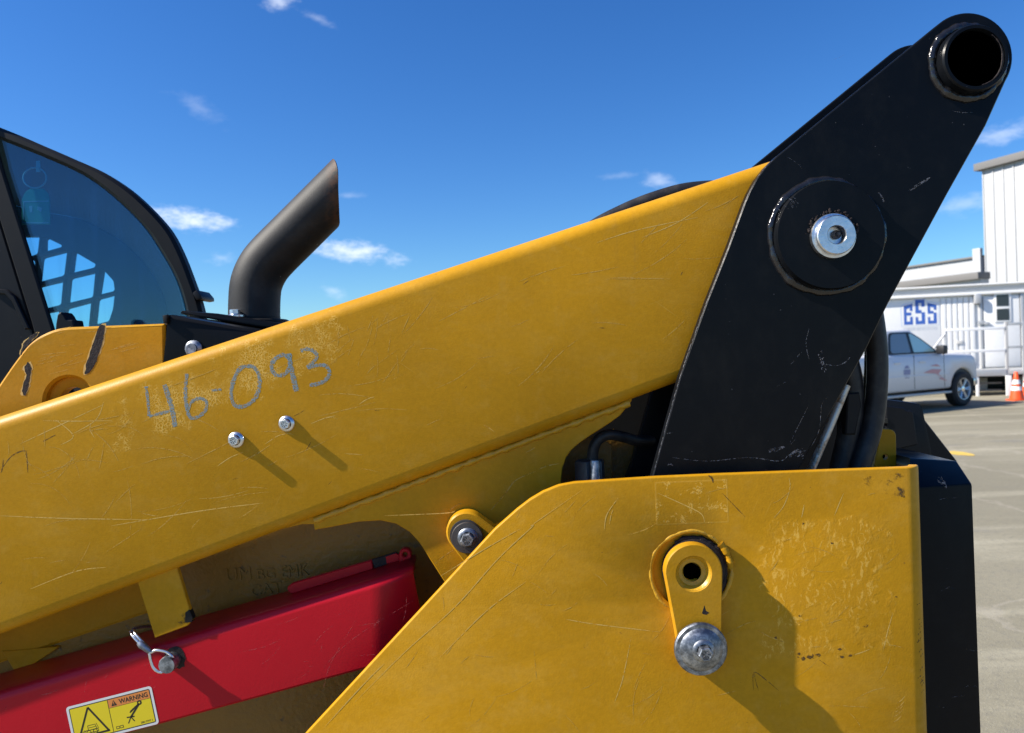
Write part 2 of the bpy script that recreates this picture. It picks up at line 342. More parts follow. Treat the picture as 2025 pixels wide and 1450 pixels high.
# ------------------------------------------------------------------ mesh helpers
def link(name, me, material, parent=None, label=None, kind=None):
    o = bpy.data.objects.new(name, me); COL.objects.link(o)
    if material is not None: me.materials.append(material)
    if parent is not None: o.parent = parent; o.matrix_parent_inverse = PINV.get(parent.name, Matrix())
    if label: o['label'] = label
    if kind: o['kind'] = kind
    return o
PINV = {}
def root(name, loc, label, cat, group=None, rotz=0.0):
    o = bpy.data.objects.new(name, None); COL.objects.link(o); o.location = loc; o.rotation_euler = (0, 0, rotz)
    o.empty_display_size = 0.1
    o['label'] = label; o['category'] = cat
    if group: o['group'] = group
    return o
def wroot(name, loc, label, cat):                     # parts keep world coordinates
    o = root(name, loc, label, cat); PINV[o.name] = Matrix.Translation(-Vector(loc)); return o
def fin(bm, smooth=35, recalc=True):
    if recalc: bmesh.ops.recalc_face_normals(bm, faces=bm.faces[:])
    me = bpy.data.meshes.new('m'); bm.to_mesh(me); bm.free()
    if smooth:
        for p in me.polygons: p.use_smooth = True
        me.set_sharp_from_angle(angle=math.radians(smooth))
    return me
def area2(p): return sum(p[i][0] * p[(i + 1) % len(p)][1] - p[(i + 1) % len(p)][0] * p[i][1] for i in range(len(p))) / 2
def offset(pts, d):
    """inset a loop by d (positive = towards the inside of a CCW loop)"""
    n = len(pts); out = []
    for i in range(n):
        a, b, c = Vector(pts[i - 1]), Vector(pts[i]), Vector(pts[(i + 1) % n])
        e1 = (b - a); e2 = (c - b)
        if e1.length < 1e-9: e1 = e2
        if e2.length < 1e-9: e2 = e1
        n1 = Vector((-e1.y, e1.x)).normalized(); n2 = Vector((-e2.y, e2.x)).normalized()
        nn = n1 + n2
        if nn.length < 1e-6: nn = n1
        nn.normalize(); k = d / max(0.35, nn.dot(n1))
        out.append(tuple(b + nn * k))
    return out
def fillet(pts, n=8):
    """pts: (x, y) or (x, y, r); rounds the corners that carry a radius"""
    out = []; L = len(pts)
    for i in range(L):
        p = pts[i]
        if len(p) < 3 or p[2] <= 0: out.append((p[0], p[1])); continue
        a, b, c = Vector(pts[i - 1][:2]), Vector(p[:2]), Vector(pts[(i + 1) % L][:2])
        d1 = (a - b); d2 = (c - b)
        l = min(p[2], d1.length * .49, d2.length * .49)
        q1 = b + d1.normalized() * l; q2 = b + d2.normalized() * l
        for k in range(n + 1):
            t = k / n; out.append(tuple(q1 * (1 - t) ** 2 + b * 2 * t * (1 - t) + q2 * t * t))
    return out
def circle(cx, cy, r, n=40, a0=0.0, sy=1.0): return [(cx + r * math.cos(a0 + 2 * math.pi * k / n), cy + r * sy * math.sin(a0 + 2 * math.pi * k / n)) for k in range(n)]
def cr(pts, n=6, closed=False):
    """Catmull-Rom through points of any dimension"""
    V = [Vector(p) for p in pts]; out = []
    L = len(V); rng = range(L if closed else L - 1)
    for i in rng:
        if closed: p0, p1, p2, p3 = V[i - 1], V[i], V[(i + 1) % L], V[(i + 2) % L]
        else: p0, p1, p2, p3 = V[max(i - 1, 0)], V[i], V[i + 1], V[min(i + 2, L - 1)]
        for k in range(n):
            t = k / n
            out.append(0.5 * ((2 * p1) + (p2 - p0) * t + (2 * p0 - 5 * p1 + 4 * p2 - p3) * t * t + (3 * p1 - p0 - 3 * p2 + p3) * t ** 3))
    if not closed: out.append(V[-1])
    return [tuple(v) for v in out]
def px2(pts, Y):
    out = []
    for p in pts:
        q = P(p[0], p[1], Y); out.append((q.x, q.z))
    return out
def plate_bm(bm, outer, Y, T, bev=0.0015, holes=(), back=True):
    """plate in the XZ plane, front face at Y, thickness T away from the camera, rim bevelled"""
    loops = []
    if area2(outer) < 0: outer = outer[::-1]
    for k, lp in enumerate([outer] + list(holes)):
        if k and area2(lp) > 0: lp = lp[::-1]
        f = [bm.verts.new((x, Y, z)) for x, z in offset(lp, bev)]
        s1 = [bm.verts.new((x, Y + bev, z)) for x, z in lp]
        s2 = [bm.verts.new((x, Y + T, z)) for x, z in lp]
        n = len(lp)
        for i in range(n):
            j = (i + 1) % n
            bm.faces.new((f[i], f[j], s1[j], s1[i])); bm.faces.new((s1[i], s1[j], s2[j], s2[i]))
        loops.append((f, s2))
    for w_, (nrm) in ((0, (0, -1, 0)), (1, (0, 1, 0))):
        if w_ == 1 and not back: continue
        ed = []
        for lp in loops:
            v = lp[w_]
            for i in range(len(v)):
                e = bm.edges.get((v[i], v[(i + 1) % len(v)])); ed.append(e)
        bmesh.ops.triangle_fill(bm, use_beauty=True, use_dissolve=False, edges=ed, normal=nrm)
def plate(name, pts, Y, T, material, parent, bev=0.0015, holes=(), label=None, px=True):
    bm = bmesh.new()
    o_ = px2(pts, Y) if px else pts
    hs_ = [px2(h, Y) if px else h for h in holes]
    plate_bm(bm, o_, Y, T, bev, hs_)
    return link(name, fin(bm), material, parent, label)
def decal(name, pts, Y, material, parent, lift=0.00006, label=None):
    bm = bmesh.new(); q = px2(pts, Y)
    vs = [bm.verts.new((x, Y - lift, z)) for x, z in q]
    ed = [bm.edges.new((vs[i], vs[(i + 1) % len(vs)])) for i in range(len(vs))]
    bmesh.ops.triangle_fill(bm, use_beauty=True, edges=ed, normal=(0, -1, 0))
    return link(name, fin(bm, 0), material, parent, label)
LIFT = [0]
def ribbon_bm(bm, pts, Y, wpx, lift=0.00006, taper=True, rnd=None):
    LIFT[0] = (LIFT[0] + 1) % 60; lift += LIFT[0] * 1.5e-6
    q = px2(pts, Y); n = len(q); prev = None; s = sc(Y)
    for i in range(n):
        a = Vector(q[max(0, i - 1)]); b = Vector(q[min(n - 1, i + 1)]); t = (b - a)
        if t.length < 1e-9: continue
        t.normalize(); nn = Vector((-t.y, t.x))
        k = 1.0
        if taper: k = max(0.12, math.sin(math.pi * min(1, max(0, (i + .3) / (n - .4)))) ** .6)
        if rnd: k *= rnd.uniform(.7, 1.25)
        h = nn * (wpx * s * k / 2); c = Vector(q[i])
        ly = Y - lift - i * 6e-7
        v1 = bm.verts.new((c.x + h.x, ly, c.y + h.y)); v2 = bm.verts.new((c.x - h.x, ly, c.y - h.y))
        if prev: bm.faces.new((prev[0], v1, v2, prev[1]))
        prev = (v1, v2)
def lathe_bm(bm, cx, cz, prof, seg=40, cap0=True, cap1=True, a0=0.0, wob=None):
    """revolve (r, y) about a Y axis"""
    rings = []
    for r, y in prof:
        rings.append([bm.verts.new((cx + r * math.cos(a0 + 2 * math.pi * k / seg) * (wob(k, seg) if wob else 1), y, cz + r * math.sin(a0 + 2 * math.pi * k / seg) * (wob(k, seg) if wob else 1))) for k in range(seg)])
    for a, b in zip(rings, rings[1:]):
        for k in range(seg): bm.faces.new((a[k], a[(k + 1) % seg], b[(k + 1) % seg], b[k]))
    if cap0: bm.faces.new(rings[0])
    if cap1: bm.faces.new(rings[-1][::-1])
def lathe(name, c, Y, prof, material, parent, seg=40, cap0=True, cap1=True, a0=0.0, label=None, smooth=35):
    """c = pixel centre read at depth Y; prof = (radius px at Y, y offset m)"""
    p = P(c[0], c[1], Y); s = sc(Y); bm = bmesh.new()
    lathe_bm(bm, p.x, p.z, [(r * s, Y + y) for r, y in prof], seg, cap0, cap1, a0)
    return link(name, fin(bm, smooth), material, parent, label)
def bead(name, c, Y, R, mr, material, parent, a0=0, a1=360, seed=1, seg=110, lump=0.25, label=None):
    """irregular weld bead lying on the plane Y"""
    rd = random.Random(seed); p = P(c[0], c[1], Y); s = sc(Y); bm = bmesh.new(); rings = []
    closed = abs(a1 - a0) >= 360; n = seg
    ph = [rd.uniform(0, 6) for _ in range(4)]
    for k in range(n + (0 if closed else 1)):
        a = math.radians(a0 + (a1 - a0) * k / n)
        mod = 1 + lump * (.5 * math.sin(3 * a + ph[0]) + .35 * math.sin(11 * a + ph[1]) + .3 * math.sin(23 * a + ph[2]) + rd.uniform(-.25, .25))
        rm = mr * s * mod; RR = R * s * (1 + .012 * math.sin(5 * a + ph[3]))
        ring = []
        for j in range(8):
            t = 2 * math.pi * j / 8
            rad = RR + rm * math.cos(t)
            ring.append(bm.verts.new((p.x + rad * math.cos(a), Y - rm * .75 * math.sin(t), p.z + rad * math.sin(a))))
        rings.append(ring)
    for i in range(len(rings) if closed else len(rings) - 1):
        A, B = rings[i], rings[(i + 1) % len(rings)]
        for j in range(8): bm.faces.new((A[j], A[(j + 1) % 8], B[(j + 1) % 8], B[j]))
    return link(name, fin(bm, 80), material, parent, label)
def tube_bm(bm, pts, r, seg=16, cap=True, rad=None):
    V = [Vector(p) for p in pts]; rings = []; nrm = None
    for i, p in enumerate(V):
        t = (V[min(i + 1, len(V) - 1)] - V[max(i - 1, 0)]).normalized()
        if nrm is None:
            nrm = t.orthogonal().normalized()
        nrm = (nrm - t * nrm.dot(t)).normalized(); b = t.cross(nrm)
        rr_ = rad[i] if rad else r
        rings.append([bm.verts.new(p + (nrm * math.cos(2 * math.pi * k / seg) + b * math.sin(2 * math.pi * k / seg)) * rr_) for k in range(seg)])
    for A, B in zip(rings, rings[1:]):
        for k in range(seg): bm.faces.new((A[k], A[(k + 1) % seg], B[(k + 1) % seg], B[k]))
    if cap: bm.faces.new(rings[0][::-1]); bm.faces.new(rings[-1])
    return rings
def tube(name, pts, r, material, parent, seg=16, n=6, label=None):
    bm = bmesh.new(); tube_bm(bm, cr(pts, n) if len(pts) > 2 else pts, r, seg)
    return link(name, fin(bm, 40), material, parent, label)
def ptube(name, pts, r_px, material, parent, seg=16, n=6, label=None):
    """pts = (px, py, Y); radius in pixels at the first point's depth"""
    return tube(name, [tuple(P(*p)) for p in pts], r_px * sc(pts[0][2]), material, parent, seg, n, label)
def box_bm(bm, x0, x1, y0, y1, z0, z1, b=0.0):
    vs = [bm.verts.new((x, y, z)) for x in (x0, x1) for y in (y0, y1) for z in (z0, z1)]
    fs = [bm.faces.new([vs[i] for i in f]) for f in ((0, 1, 3, 2), (4, 6, 7, 5), (0, 4, 5, 1), (2, 3, 7, 6), (0, 2, 6, 4), (1, 5, 7, 3))]
    if b > 0:
        es = list({e for f in fs for e in f.edges})
        bmesh.ops.bevel(bm, geom=es, offset=b, segments=2, affect='EDGES', profile=0.6)
def box(name, x0, x1, y0, y1, z0, z1, material, parent, b=0.01, label=None, kind=None):
    bm = bmesh.new(); box_bm(bm, x0, x1, y0, y1, z0, z1, b)
    return link(name, fin(bm), material, parent, label, kind)
def hull(name, verts, faces, material, parent, b=0.0, label=None, smooth=35):
    bm = bmesh.new(); vs = [bm.verts.new(v) for v in verts]
    for f in faces: bm.faces.new([vs[i] for i in f])
    if b: 
        bmesh.ops.recalc_face_normals(bm, faces=bm.faces[:])
        bmesh.ops.bevel(bm, geom=bm.edges[:], offset=b, segments=2, affect='EDGES', profile=0.6)
    return link(name, fin(bm, smooth), material, parent, label)
def text_mesh(body, size, bold=0.0, extrude=0.0, align='LEFT', sx=1.0):
    cu = bpy.data.curves.new('t', 'FONT'); cu.body = body; cu.size = size; cu.offset = bold; cu.extrude = extrude; cu.align_x = align
    cu.resolution_u = 3
    o = bpy.data.objects.new('t', cu); COL.objects.link(o)
    dg = bpy.context.evaluated_depsgraph_get()
    me = bpy.data.meshes.new_from_object(o.evaluated_get(dg))
    bpy.data.objects.remove(o); bpy.data.curves.remove(cu)
    for v in me.vertices: v.co.x *= sx
    return me

# ------------------------------------------------------------------ ground
bm = bmesh.new()
bmesh.ops.create_grid(bm, x_segments=8, y_segments=8, size=1200)
o = link('ground', fin(bm, 0), M['ground']); o['kind'] = 'structure'
q = G(1897, 897)
bm = bmesh.new(); rd = random.Random(3)
vs = [bm.verts.new((q.x + .14 * math.cos(a) * rd.uniform(.8, 1.15), q.y + .26 * math.sin(a) * rd.uniform(.8, 1.15), .004)) for a in [k * math.pi / 9 for k in range(18)]]
bm.faces.new(vs)
o = link('painted_mark', fin(bm, 0), M['line_yellow']); o['kind'] = 'structure'

# ------------------------------------------------------------------ buildings behind
def frame(px, dist, e1):
    """local frame on the ground: origin under pixel column px at the given distance, x axis e1"""
    d = ray(px, 680); t = (dist - CAM.y) / d.y
    return Vector((CAM.x + d.x * t, dist, 0)), math.atan2(e1[1], e1[0])
def to_local(px, py, O, ang):
    """pixel -> (s, z) on the vertical plane through O along the frame's x axis"""
    e = Vector((math.cos(ang), math.sin(ang), 0)); nrm = Vector((-e.y, e.x, 0))
    d = ray(px, py); t = (O - CAM).dot(nrm) / d.dot(nrm)
    p = CAM + d * t
    return (p - O).dot(e), p.z
# tall white hall with standing-seam wall
O, A = frame(1955, 44.0, (0.347, -0.938))
r_ = root('metal_hall', O, 'tall white metal hall with ribbed wall and dark roof trim', 'building', rotz=A)
zt = to_local(1955, 334, O, A)[1]
box('wall_core', 0.05, 16, 0.06, 16, 0, zt, M['wall_white'], r_, 0)
me = None; pw = 0.62
for k in range(25):
    if me is None:
        bm = bmesh.new(); box_bm(bm, 0.02, pw - 0.05, 0, .059, 0, zt, .012); me = fin(bm)
    o = link('wall_panel', me, None if me.materials else M['wall_white'], r_); o.location = (k * pw, 0, 0)
me2 = None
for k in range(26):
    if me2 is None:
        bm = bmesh.new(); box_bm(bm, -.05, .02, -.05, .058, 0, zt, .01); me2 = fin(bm)
    o = link('wall_seam', me2, None if me2.materials else M['wall_white'], r_); o.location = (k * pw, 0, 0)
box('roof_trim', -.35, 16.3, -.35, 16.3, zt, zt + .42, M['grey_trim'], r_, .02)
# lower wing in line with the hall
O2, A2 = frame(1951, 44.2, (0.347, -0.938))
r2 = root('low_wing', O2, 'long low white building wing joining the tall metal hall', 'building', rotz=A2)
z2 = to_local(1949, 508, O2, A2)[1]
box('wall', -40, -.02, 0, 12, 0, z2, M['wall_white'], r2, 0)
box('roof_edge', -40.2, -.02, -.15, 12.2, z2, z2 + .12, M['grey_trim'], r2, .01)
box('corner_post', -.55, -.05, -.25, -.01, 0, z2 + .55, M['wall_white'], r2, .02)
# annex with a grey gutter roof
O3, A3 = frame(1946, 34.0, (0.347, -0.938))
r3 = root('gutter_annex', O3, 'white annex with thick grey gutter edge above the trailer', 'building', rotz=A3)
z3 = to_local(1946, 551, O3, A3)[1]; z3b = to_local(1946, 537, O3, A3)[1]
box('wall', -30, -.05, .0, .5, 0, z3, M['wall_white'], r3, 0)
hull('gutter_roof', [(-30, -.25, z3), (0, -.25, z3), (0, -.25, z3b), (-30, -.25, z3b), (-30, .55, z3), (0, .55, z3), (0, .55, z3b), (-30, .55, z3b)],
     [(0, 1, 2, 3), (4, 7, 6, 5), (0, 4, 5, 1), (3, 2, 6, 7), (0, 3, 7, 4), (1, 5, 6, 2)], M['grey_trim'], r3, .02)

# site-office trailer
TD = (4.4, -1.0); l_ = math.hypot(*TD); TD = (TD[0] / l_, TD[1] / l_)
O4, A4 = frame(1862, 22.0, TD)
def TL(px, py): return to_local(px, py, O4, A4)
r4 = root('office_trailer', O4, 'white ribbed site office trailer with blue block letter logo', 'trailer', rotz=A4)
zb = TL(1940, 732)[1]; ztop = TL(1860, 588)[1]
sL, sR = TL(1640, 650)[0], 9.0
box('body', sL, sR, .02, 2.6, zb, ztop + .02, M['trailer_white'], r4, 0)
za = TL(1862, 569)[1]
box('fascia', sL - .05, sR, -.07, 2.7, ztop, za, M['trailer_trim'], r4, .01)
box('fascia_moulding', sL - .08, sR, -.13, -.072, ztop + .02, ztop + .10, M['trailer_white'], r4, .01)
box('roof_edge', sL - .1, sR, -.16, 2.75, za, za + .05, M['trailer_white'], r4, .015)
s0, s1 = TL(1780, 650)[0], TL(1861, 650)[0]
box('smooth_panel', sL + .02, s1 - .02, -.008, .019, zb + .06, ztop - .02, M['trailer_white'], r4, .004)
sd0, sd1 = TL(1945, 650)[0], TL(2016, 650)[0]
me = None; k = 0; rib = .155; x = s1 + .02
while x < sR - .2:
    if not (sd0 - .22 < x < sd1 + .05):
        if me is None:
            bm = bmesh.new(); box_bm(bm, 0, rib - .03, -.022, .019, zb + .06, ztop - .03, .008); me = fin(bm)
        o = link('siding_panel', me, None if me.materials else M['trailer_white'], r4); o.location = (x, 0, 0)
    x += rib
box('bottom_rail', sL, sR, -.05, .018, zb - .05, zb + .05, M['trailer_trim'], r4, .01)
box('corner_strip', sd0 - .1, sd0 - .03, -.06, .018, zb + .06, ztop, M['galv'], r4, .005)
box('corner_strip', sd1 + .02, sd1 + .10, -.08, .018, zb + .06, ztop, M['galv'], r4, .005)
dr = box('door', sd0, sd1, -.05, .018, zb + .08, ztop - .06, M['trailer_white'], r4, .01)
wa, wb = TL(1968, 584), TL(1994, 633)
box('window_frame', wa[0] - .06, wb[0] + .06, -.075, -.051, wb[1] - .05, wa[1] + .05, M['trailer_white'], dr, .005)
zm = (wa[1] + wb[1]) / 2
for z0_, z1_ in ((zm + .04, wa[1]), (wb[1], zm - .04)):
    box('pane', wa[0], wb[0], -.082, -.0765, z0_, z1_, M['glass_dark'], dr, 0)
hq = TL(1950, 640)
box('door_handle', hq[0] - .06, hq[0] + .05, -.12, -.052, hq[1] - .04, hq[1] + .04, M['galv'], dr, .01)
lq = TL(1930, 592)
box('wall_lamp', lq[0] - .09, lq[0] + .09, -.2, -.024, lq[1] - .14, lq[1] + .16, M['galv'], r4, .05)
box('lock_box', TL(1940, 639)[0] - .1, TL(1940, 639)[0] + .08, -.09, -.024, TL(1940, 639)[1] - .05, TL(1940, 639)[1] + .06, M['galv'], r4, .01)
box('socket_box', TL(1897, 677)[0] - .10, TL(1897, 677)[0] + .08, -.05, -.024, TL(1897, 677)[1] - .05, TL(1897, 677)[1] + .05, M['trailer_trim'], r4, .005)
# block-letter logo
bx0, bz1 = TL(1785, 598); bx1, bz0 = TL(1854, 640)
lw, lh = (bx1 - bx0), (bz1 - bz0)
def logo_plane(name, polys, y, material):
    bm = bmesh.new()
    for pl in polys:
        vs = [bm.verts.new((bx0 + u * lw, y, bz0 + v * lh)) for u, v in pl]; bm.faces.new(vs)
    return link(name, fin(bm, 0), material, r4)
arch = [(-.06, -.06), (1.06, -.06), (1.08, .80), (.98, .92), (.72, 1.0), (.62, 1.16), (.38, 1.16), (.28, 1.0), (.02, .92), (-.08, .80)]
logo_plane('logo_border', [arch], -.010, M['logo_pale'])
inn = [(.5 + (u - .5) * .955, .5 + (v - .52) * .945) for u, v in arch]
logo_plane('logo_field', [inn], -.012, M['trailer_white'])
def quad(a, b, c, d): return [(a, b), (c, b), (c, d), (a, d)]
E_ = [quad(.02, .0, .10, .82), quad(.10, .0, .28, .14), quad(.10, .40, .24, .54), [(.02, .82), (.10, .68), (.28, .78), (.28, .92)], quad(.20, .14, .28, .34), quad(.20, .60, .28, .78)]
S1 = [quad(.36, .0, .64, .15), quad(.54, .15, .64, .52), quad(.36, .48, .54, .62), quad(.36, .62, .46, .95), quad(.36, .92, .64, 1.08), quad(.54, .76, .64, .92), quad(.36, .15, .44, .32)]
S2 = [quad(.72, .0, .98, .14), quad(.89, .14, .98, .48), quad(.72, .44, .89, .56), quad(.72, .56, .80, .80), [(.72, .92), (.72, .78), (.98, .66), (.98, .82)], quad(.90, .60, .98, .70), quad(.72, .14, .79, .30)]
logo_plane('logo_letters', E_ + S1 + S2, -.014, M['logo_blue'])
rd = random.Random(8); u = 0.0; small = []
while u < 1.0:
    du = rd.uniform(.035, .06)
    small += [quad(u, -.27, u + .012, -.12), quad(u + .012, -.15, u + du * .7, -.12)]
    if rd.random() < .6: small += [quad(u + du * .7 - .012, -.27, u + du * .7, -.15)]
    u += du + .012
logo_plane('logo_small_line', small, -.012, M['logo_grey'])
# trailer supports
for px_ in (1700, 1800, 1880, 1955, 2040):
    s_ = TL(px_, 700)[0]
    box('support_pier', s_ - .12, s_ + .12, .5, .9, 0, zb - .052, M['deck_grey'], r4, .01)
box('underframe', sL + .1, sR, .25, 2.4, zb - .25, zb - .06, M['truck_black'], r4, .01)
box('under_shade', sL + .1, sR, 1.9, 1.95, 0, zb - .26, M['truck_black'], r4, .0)  # added black sheet standing in for the darkness under the open trailer

# access landing with railings
O5, A5 = frame(1872, 20.3, TD)
def DL(px, py): return to_local(px, py, O5, A5)
r5 = root('access_landing', O5, 'grey access landing with white railings at trailer door', 'landing', rotz=A5)
zd = DL(1950, 735)[1]; zr = DL(1930, 648)[1]; zmid = DL(1930, 693)[1]
xe, xr = DL(1992, 700)[0], 4.6
box('deck', -.05, xr, .0, 1.5, zd - .10, zd, M['deck_grey'], r5, .01)
def post(x, y, mt='galv', top=zr): box('post', x - .035, x + .035, y - .035, y + .035, 0, top, M[mt], r5, .006)
post(0, .04, 'galv'); post(xe, .04, 'deck_grey', zr + .12); post(xe + .42, .04, 'galv', zr + .12); post(DL(1932, 700)[0], .04, 'rail_white', zd - .11); post(xr - .1, .04)
box('top_rail', -.04, xe - .04, -.01, .05, zr - .08, zr, M['rail_white'], r5, .01)
box('mid_rail', -.04, xe - .04, -.01, .05, zmid - .06, zmid + .02, M['rail_white'], r5, .01)
box('kick_rail', -.04, xe - .04, -.02, .03, zd - .13, zd + .05, M['galv'], r5, .01)
box('top_rail', xe + .04, xe + .38, .01, .06, zr + .02, zr + .10, M['galv'], r5, .01)
box('mid_rail', xe + .04, xe + .38, .01, .06, zmid + .02, zmid + .09, M['galv'], r5, .01)
for z_ in (.12, .32):
    box('skid_rail', -.04, xe - .04, .3, .36, z_, z_ + .05, M['grey_trim'], r5, .01)
bm = bmesh.new(); tube_bm(bm, [(-1.3, .03, .1), (0, .03, zr - .1)], .03, 10)
link('stair_rail', fin(bm), M['galv'], r5)
box('support_leg', xe - .08, xe + .06, -.09, -.036, 0, zd - .12, M['rail_white'], r5, .01)

# traffic cones
def cone(px, py, label):
    g = G(px, py); r = root('traffic_cone', g, label, 'cone', 'cones by the landing')
    bm = bmesh.new(); lathe_z(bm, [(.0, .03), (.165, .031), (.135, .22), (.125, .26)], 28); link('lower_cone', fin(bm), M['cone_orange'], r)
    bm = bmesh.new(); lathe_z(bm, [(.126, .26), (.107, .36)], 28); link('reflective_band', fin(bm), M['cone_white'], r)
    bm = bmesh.new(); lathe_z(bm, [(.1065, .36), (.094, .42)], 28); link('middle_cone', fin(bm), M['cone_orange'], r)
    bm = bmesh.new(); lathe_z(bm, [(.0945, .42), (.075, .53)], 28); link('reflective_band', fin(bm), M['cone_white'], r)
    bm = bmesh.new(); lathe_z(bm, [(.0745, .53), (.04, .72), (.03, .73), (.0, .73)], 28); link('cone_tip', fin(bm), M['cone_orange'], r)
    box('base', -.18, .18, -.18, .18, 0, .03, M['cone_orange'], r, .01)
def lathe_z(bm, prof, seg=24):
    rings = [[bm.verts.new((r * math.cos(2 * math.pi * k / seg), r * math.sin(2 * math.pi * k / seg), z)) for k in range(seg)] for r, z in prof]
    for a, b in zip(rings, rings[1:]):
        for k in range(seg): bm.faces.new((a[k], a[(k + 1) % seg], b[(k + 1) % seg], b[k]))
    bmesh.ops.remove_doubles(bm, verts=bm.verts[:], dist=1e-5)
cone(2011, 792, 'orange traffic cone with two white bands beside the landing post')
cone(2034, 783, 'orange traffic cone half hidden behind another cone')

# ------------------------------------------------------------------ pickup truck
HEAD = math.radians(28)
g = G(1897, 803)
hx, hy = math.cos(HEAD), math.sin(HEAD)
fwx, fwy = 1.87, -.86                                  # right front wheel in truck space
org = Vector((g.x - (fwx * hx - fwy * hy), g.y - (fwx * hy + fwy * hx), 0))
tr = root('pickup_truck', org, 'white crew cab pickup truck parked before the trailer', 'truck', rotz=HEAD)
def xz_extrude(bm, prof, y0, y1, bev=.02):
    if area2(prof) < 0: prof = prof[::-1]
    L = []
    ins = offset(prof, bev)
    for pts_, y in ((ins, y0), (prof, y0 + bev), (prof, y1 - bev), (ins, y1)):
        L.append([bm.verts.new((x, y, z)) for x, z in pts_])
    n = len(prof)
    for a, b in zip(L, L[1:]):
        for i in range(n): bm.faces.new((a[i], a[(i + 1) % n], b[(i + 1) % n], b[i]))
    for lp in (L[0], L[-1]):
        ed = [bm.edges.get((lp[i], lp[(i + 1) % n])) for i in range(n)]
        bmesh.ops.triangle_fill(bm, use_beauty=True, edges=ed)
def archpts(cx, r, z0, n=12):
    a = math.asin(min(1, (z0 - .42) / r))
    return [(cx + r * math.cos(a + (math.pi - 2 * a) * k / n), .42 + r * math.sin(a + (math.pi - 2 * a) * k / n)) for k in range(n + 1)]
prof = [(-3.0, .55), (-3.06, .95), (-3.05, 1.30), (-3.0, 1.33), (-1.08, 1.34), (-.5, 1.315), (1.0, 1.30), (1.25, 1.305), (1.8, 1.28), (2.22, 1.25), (2.36, 1.18), (2.42, 1.0), (2.43, .62), (2.42, .5), (2.38, .48)]
prof += archpts(1.87, .50, .48) + [(1.30, .47), (-1.30, .47)] + archpts(-1.87, .50, .48) + [(-2.45, .5)]
bm = bmesh.new(); xz_extrude(bm, prof, -1.0, 1.0, .05); body = link('body', fin(bm, 50), M['truck_white'], tr)
# greenhouse
def ghouse(x0, x1, X0, X1, z0, z1, y0, y1): 
    return [(x0, -y0, z0), (x1, -y0, z0), (x1, y0, z0), (x0, y0, z0), (X0, -y1, z1), (X1, -y1, z1), (X1, y1, z1), (X0, y1, z1)]
cabn = hull('cabin', ghouse(-1.08, 1.12, -.92, .12, 1.28, 1.90, .965, .80), [(3, 2, 1, 0), (4, 5, 6, 7), (0, 1, 5, 4), (1, 2, 6, 5), (2, 3, 7, 6), (3, 0, 4, 7)], M['truck_white'], tr, .055, smooth=60)
def side_pt(x, z, s, off): 
    t = (z - 1.28) / .62; return (x, s * ((.965 * (1 - t) + .80 * t) + off), z)
def pane(name, pts, s, off, material, parent):
    v = [side_pt(x, z, s, off) for x, z in fillet(pts, 4)]; v2 = [side_pt(x, z, s, off - .02) for x, z in fillet(pts, 4)]
    bm = bmesh.new(); A_ = [bm.verts.new(p) for p in v]; B_ = [bm.verts.new(p) for p in v2]; n = len(A_)
    bm.faces.new(A_); bm.faces.new(B_[::-1])
    for i in range(n): bm.faces.new((A_[i], B_[i], B_[(i + 1) % n], A_[(i + 1) % n]))
    return link(name, fin(bm, 30), material, parent)
for s in (-1, 1):
    pane('window_surround', [(-.86, 1.325, .05), (1.00, 1.325, .03), (.42, 1.70, .1), (.10, 1.835, .1), (-.66, 1.835, .12)], s, .004, M['truck_black'], tr)
    pane('rear_window', [(-.76, 1.36, .1), (-.05, 1.36, .03), (-.05, 1.80, .03), (-.60, 1.80, .12)], s, .009, M['glass_car'], tr)
    pane('front_window', [(.06, 1.36, .03), (.88, 1.36, .05), (.40, 1.67, .1), (.12, 1.80, .06), (.06, 1.80, .03)], s, .009, M['glass_car_pale'], tr)
for nm, x0, x1, X0, X1, y0, y1 in (('windscreen', 1.125, 1.125, .19, .19, .82, .70), ('back_window', -1.085, -1.085, -.955, -.955, .7, .62)):
    z0_, z1_ = 1.36, 1.84
    t0, t1 = (z0_ - 1.28) / .62, (z1_ - 1.28) / .62
    xa = x0 + ((.12 if x0 > 0 else -.92) - x0) * t0; xb = x0 + ((.12 if x0 > 0 else -.92) - x0) * t1
    e = .012 if x0 > 0 else -.012
    hull(nm, [(xa + e, -y0, z0_), (xa + e, y0, z0_), (xb + e, y1, z1_), (xb + e, -y1, z1_), (xa - e, -y0, z0_), (xa - e, y0, z0_), (xb - e, y1, z1_), (xb - e, -y1, z1_)],
         [(0, 1, 2, 3), (7, 6, 5, 4), (0, 4, 5, 1), (1, 5, 6, 2), (2, 6, 7, 3), (3, 7, 4, 0)], M['glass_car'], tr)
def wheel(cx, s):
    wr = bpy.data.objects.new('wheel', wheel_me); COL.objects.link(wr); wr.parent = tr; wr.location = (cx, s * .86, .42)
    if s < 0: wr.rotation_euler = (0, 0, math.pi)
    for nm, me in (('rim', rim_me), ('hub_cap', hub_me)):
        c = bpy.data.objects.new(nm, me); COL.objects.link(c); c.parent = wr
def ylathe(prof, seg=36):
    bm = bmesh.new(); lathe_bm(bm, 0, 0, prof, seg, False, False); return bm
wheel_me = fin(ylathe([(.26, -.13), (.36, -.14), (.415, -.10), (.42, -.05), (.42, .05), (.415, .10), (.36, .14), (.26, .13), (.25, .0), (.26, -.13)])); wheel_me.materials.append(M['tyre'])
bm = ylathe([(.262, .132), (.25, .13), (.235, .09), (.23, .02), (.0, .02)])
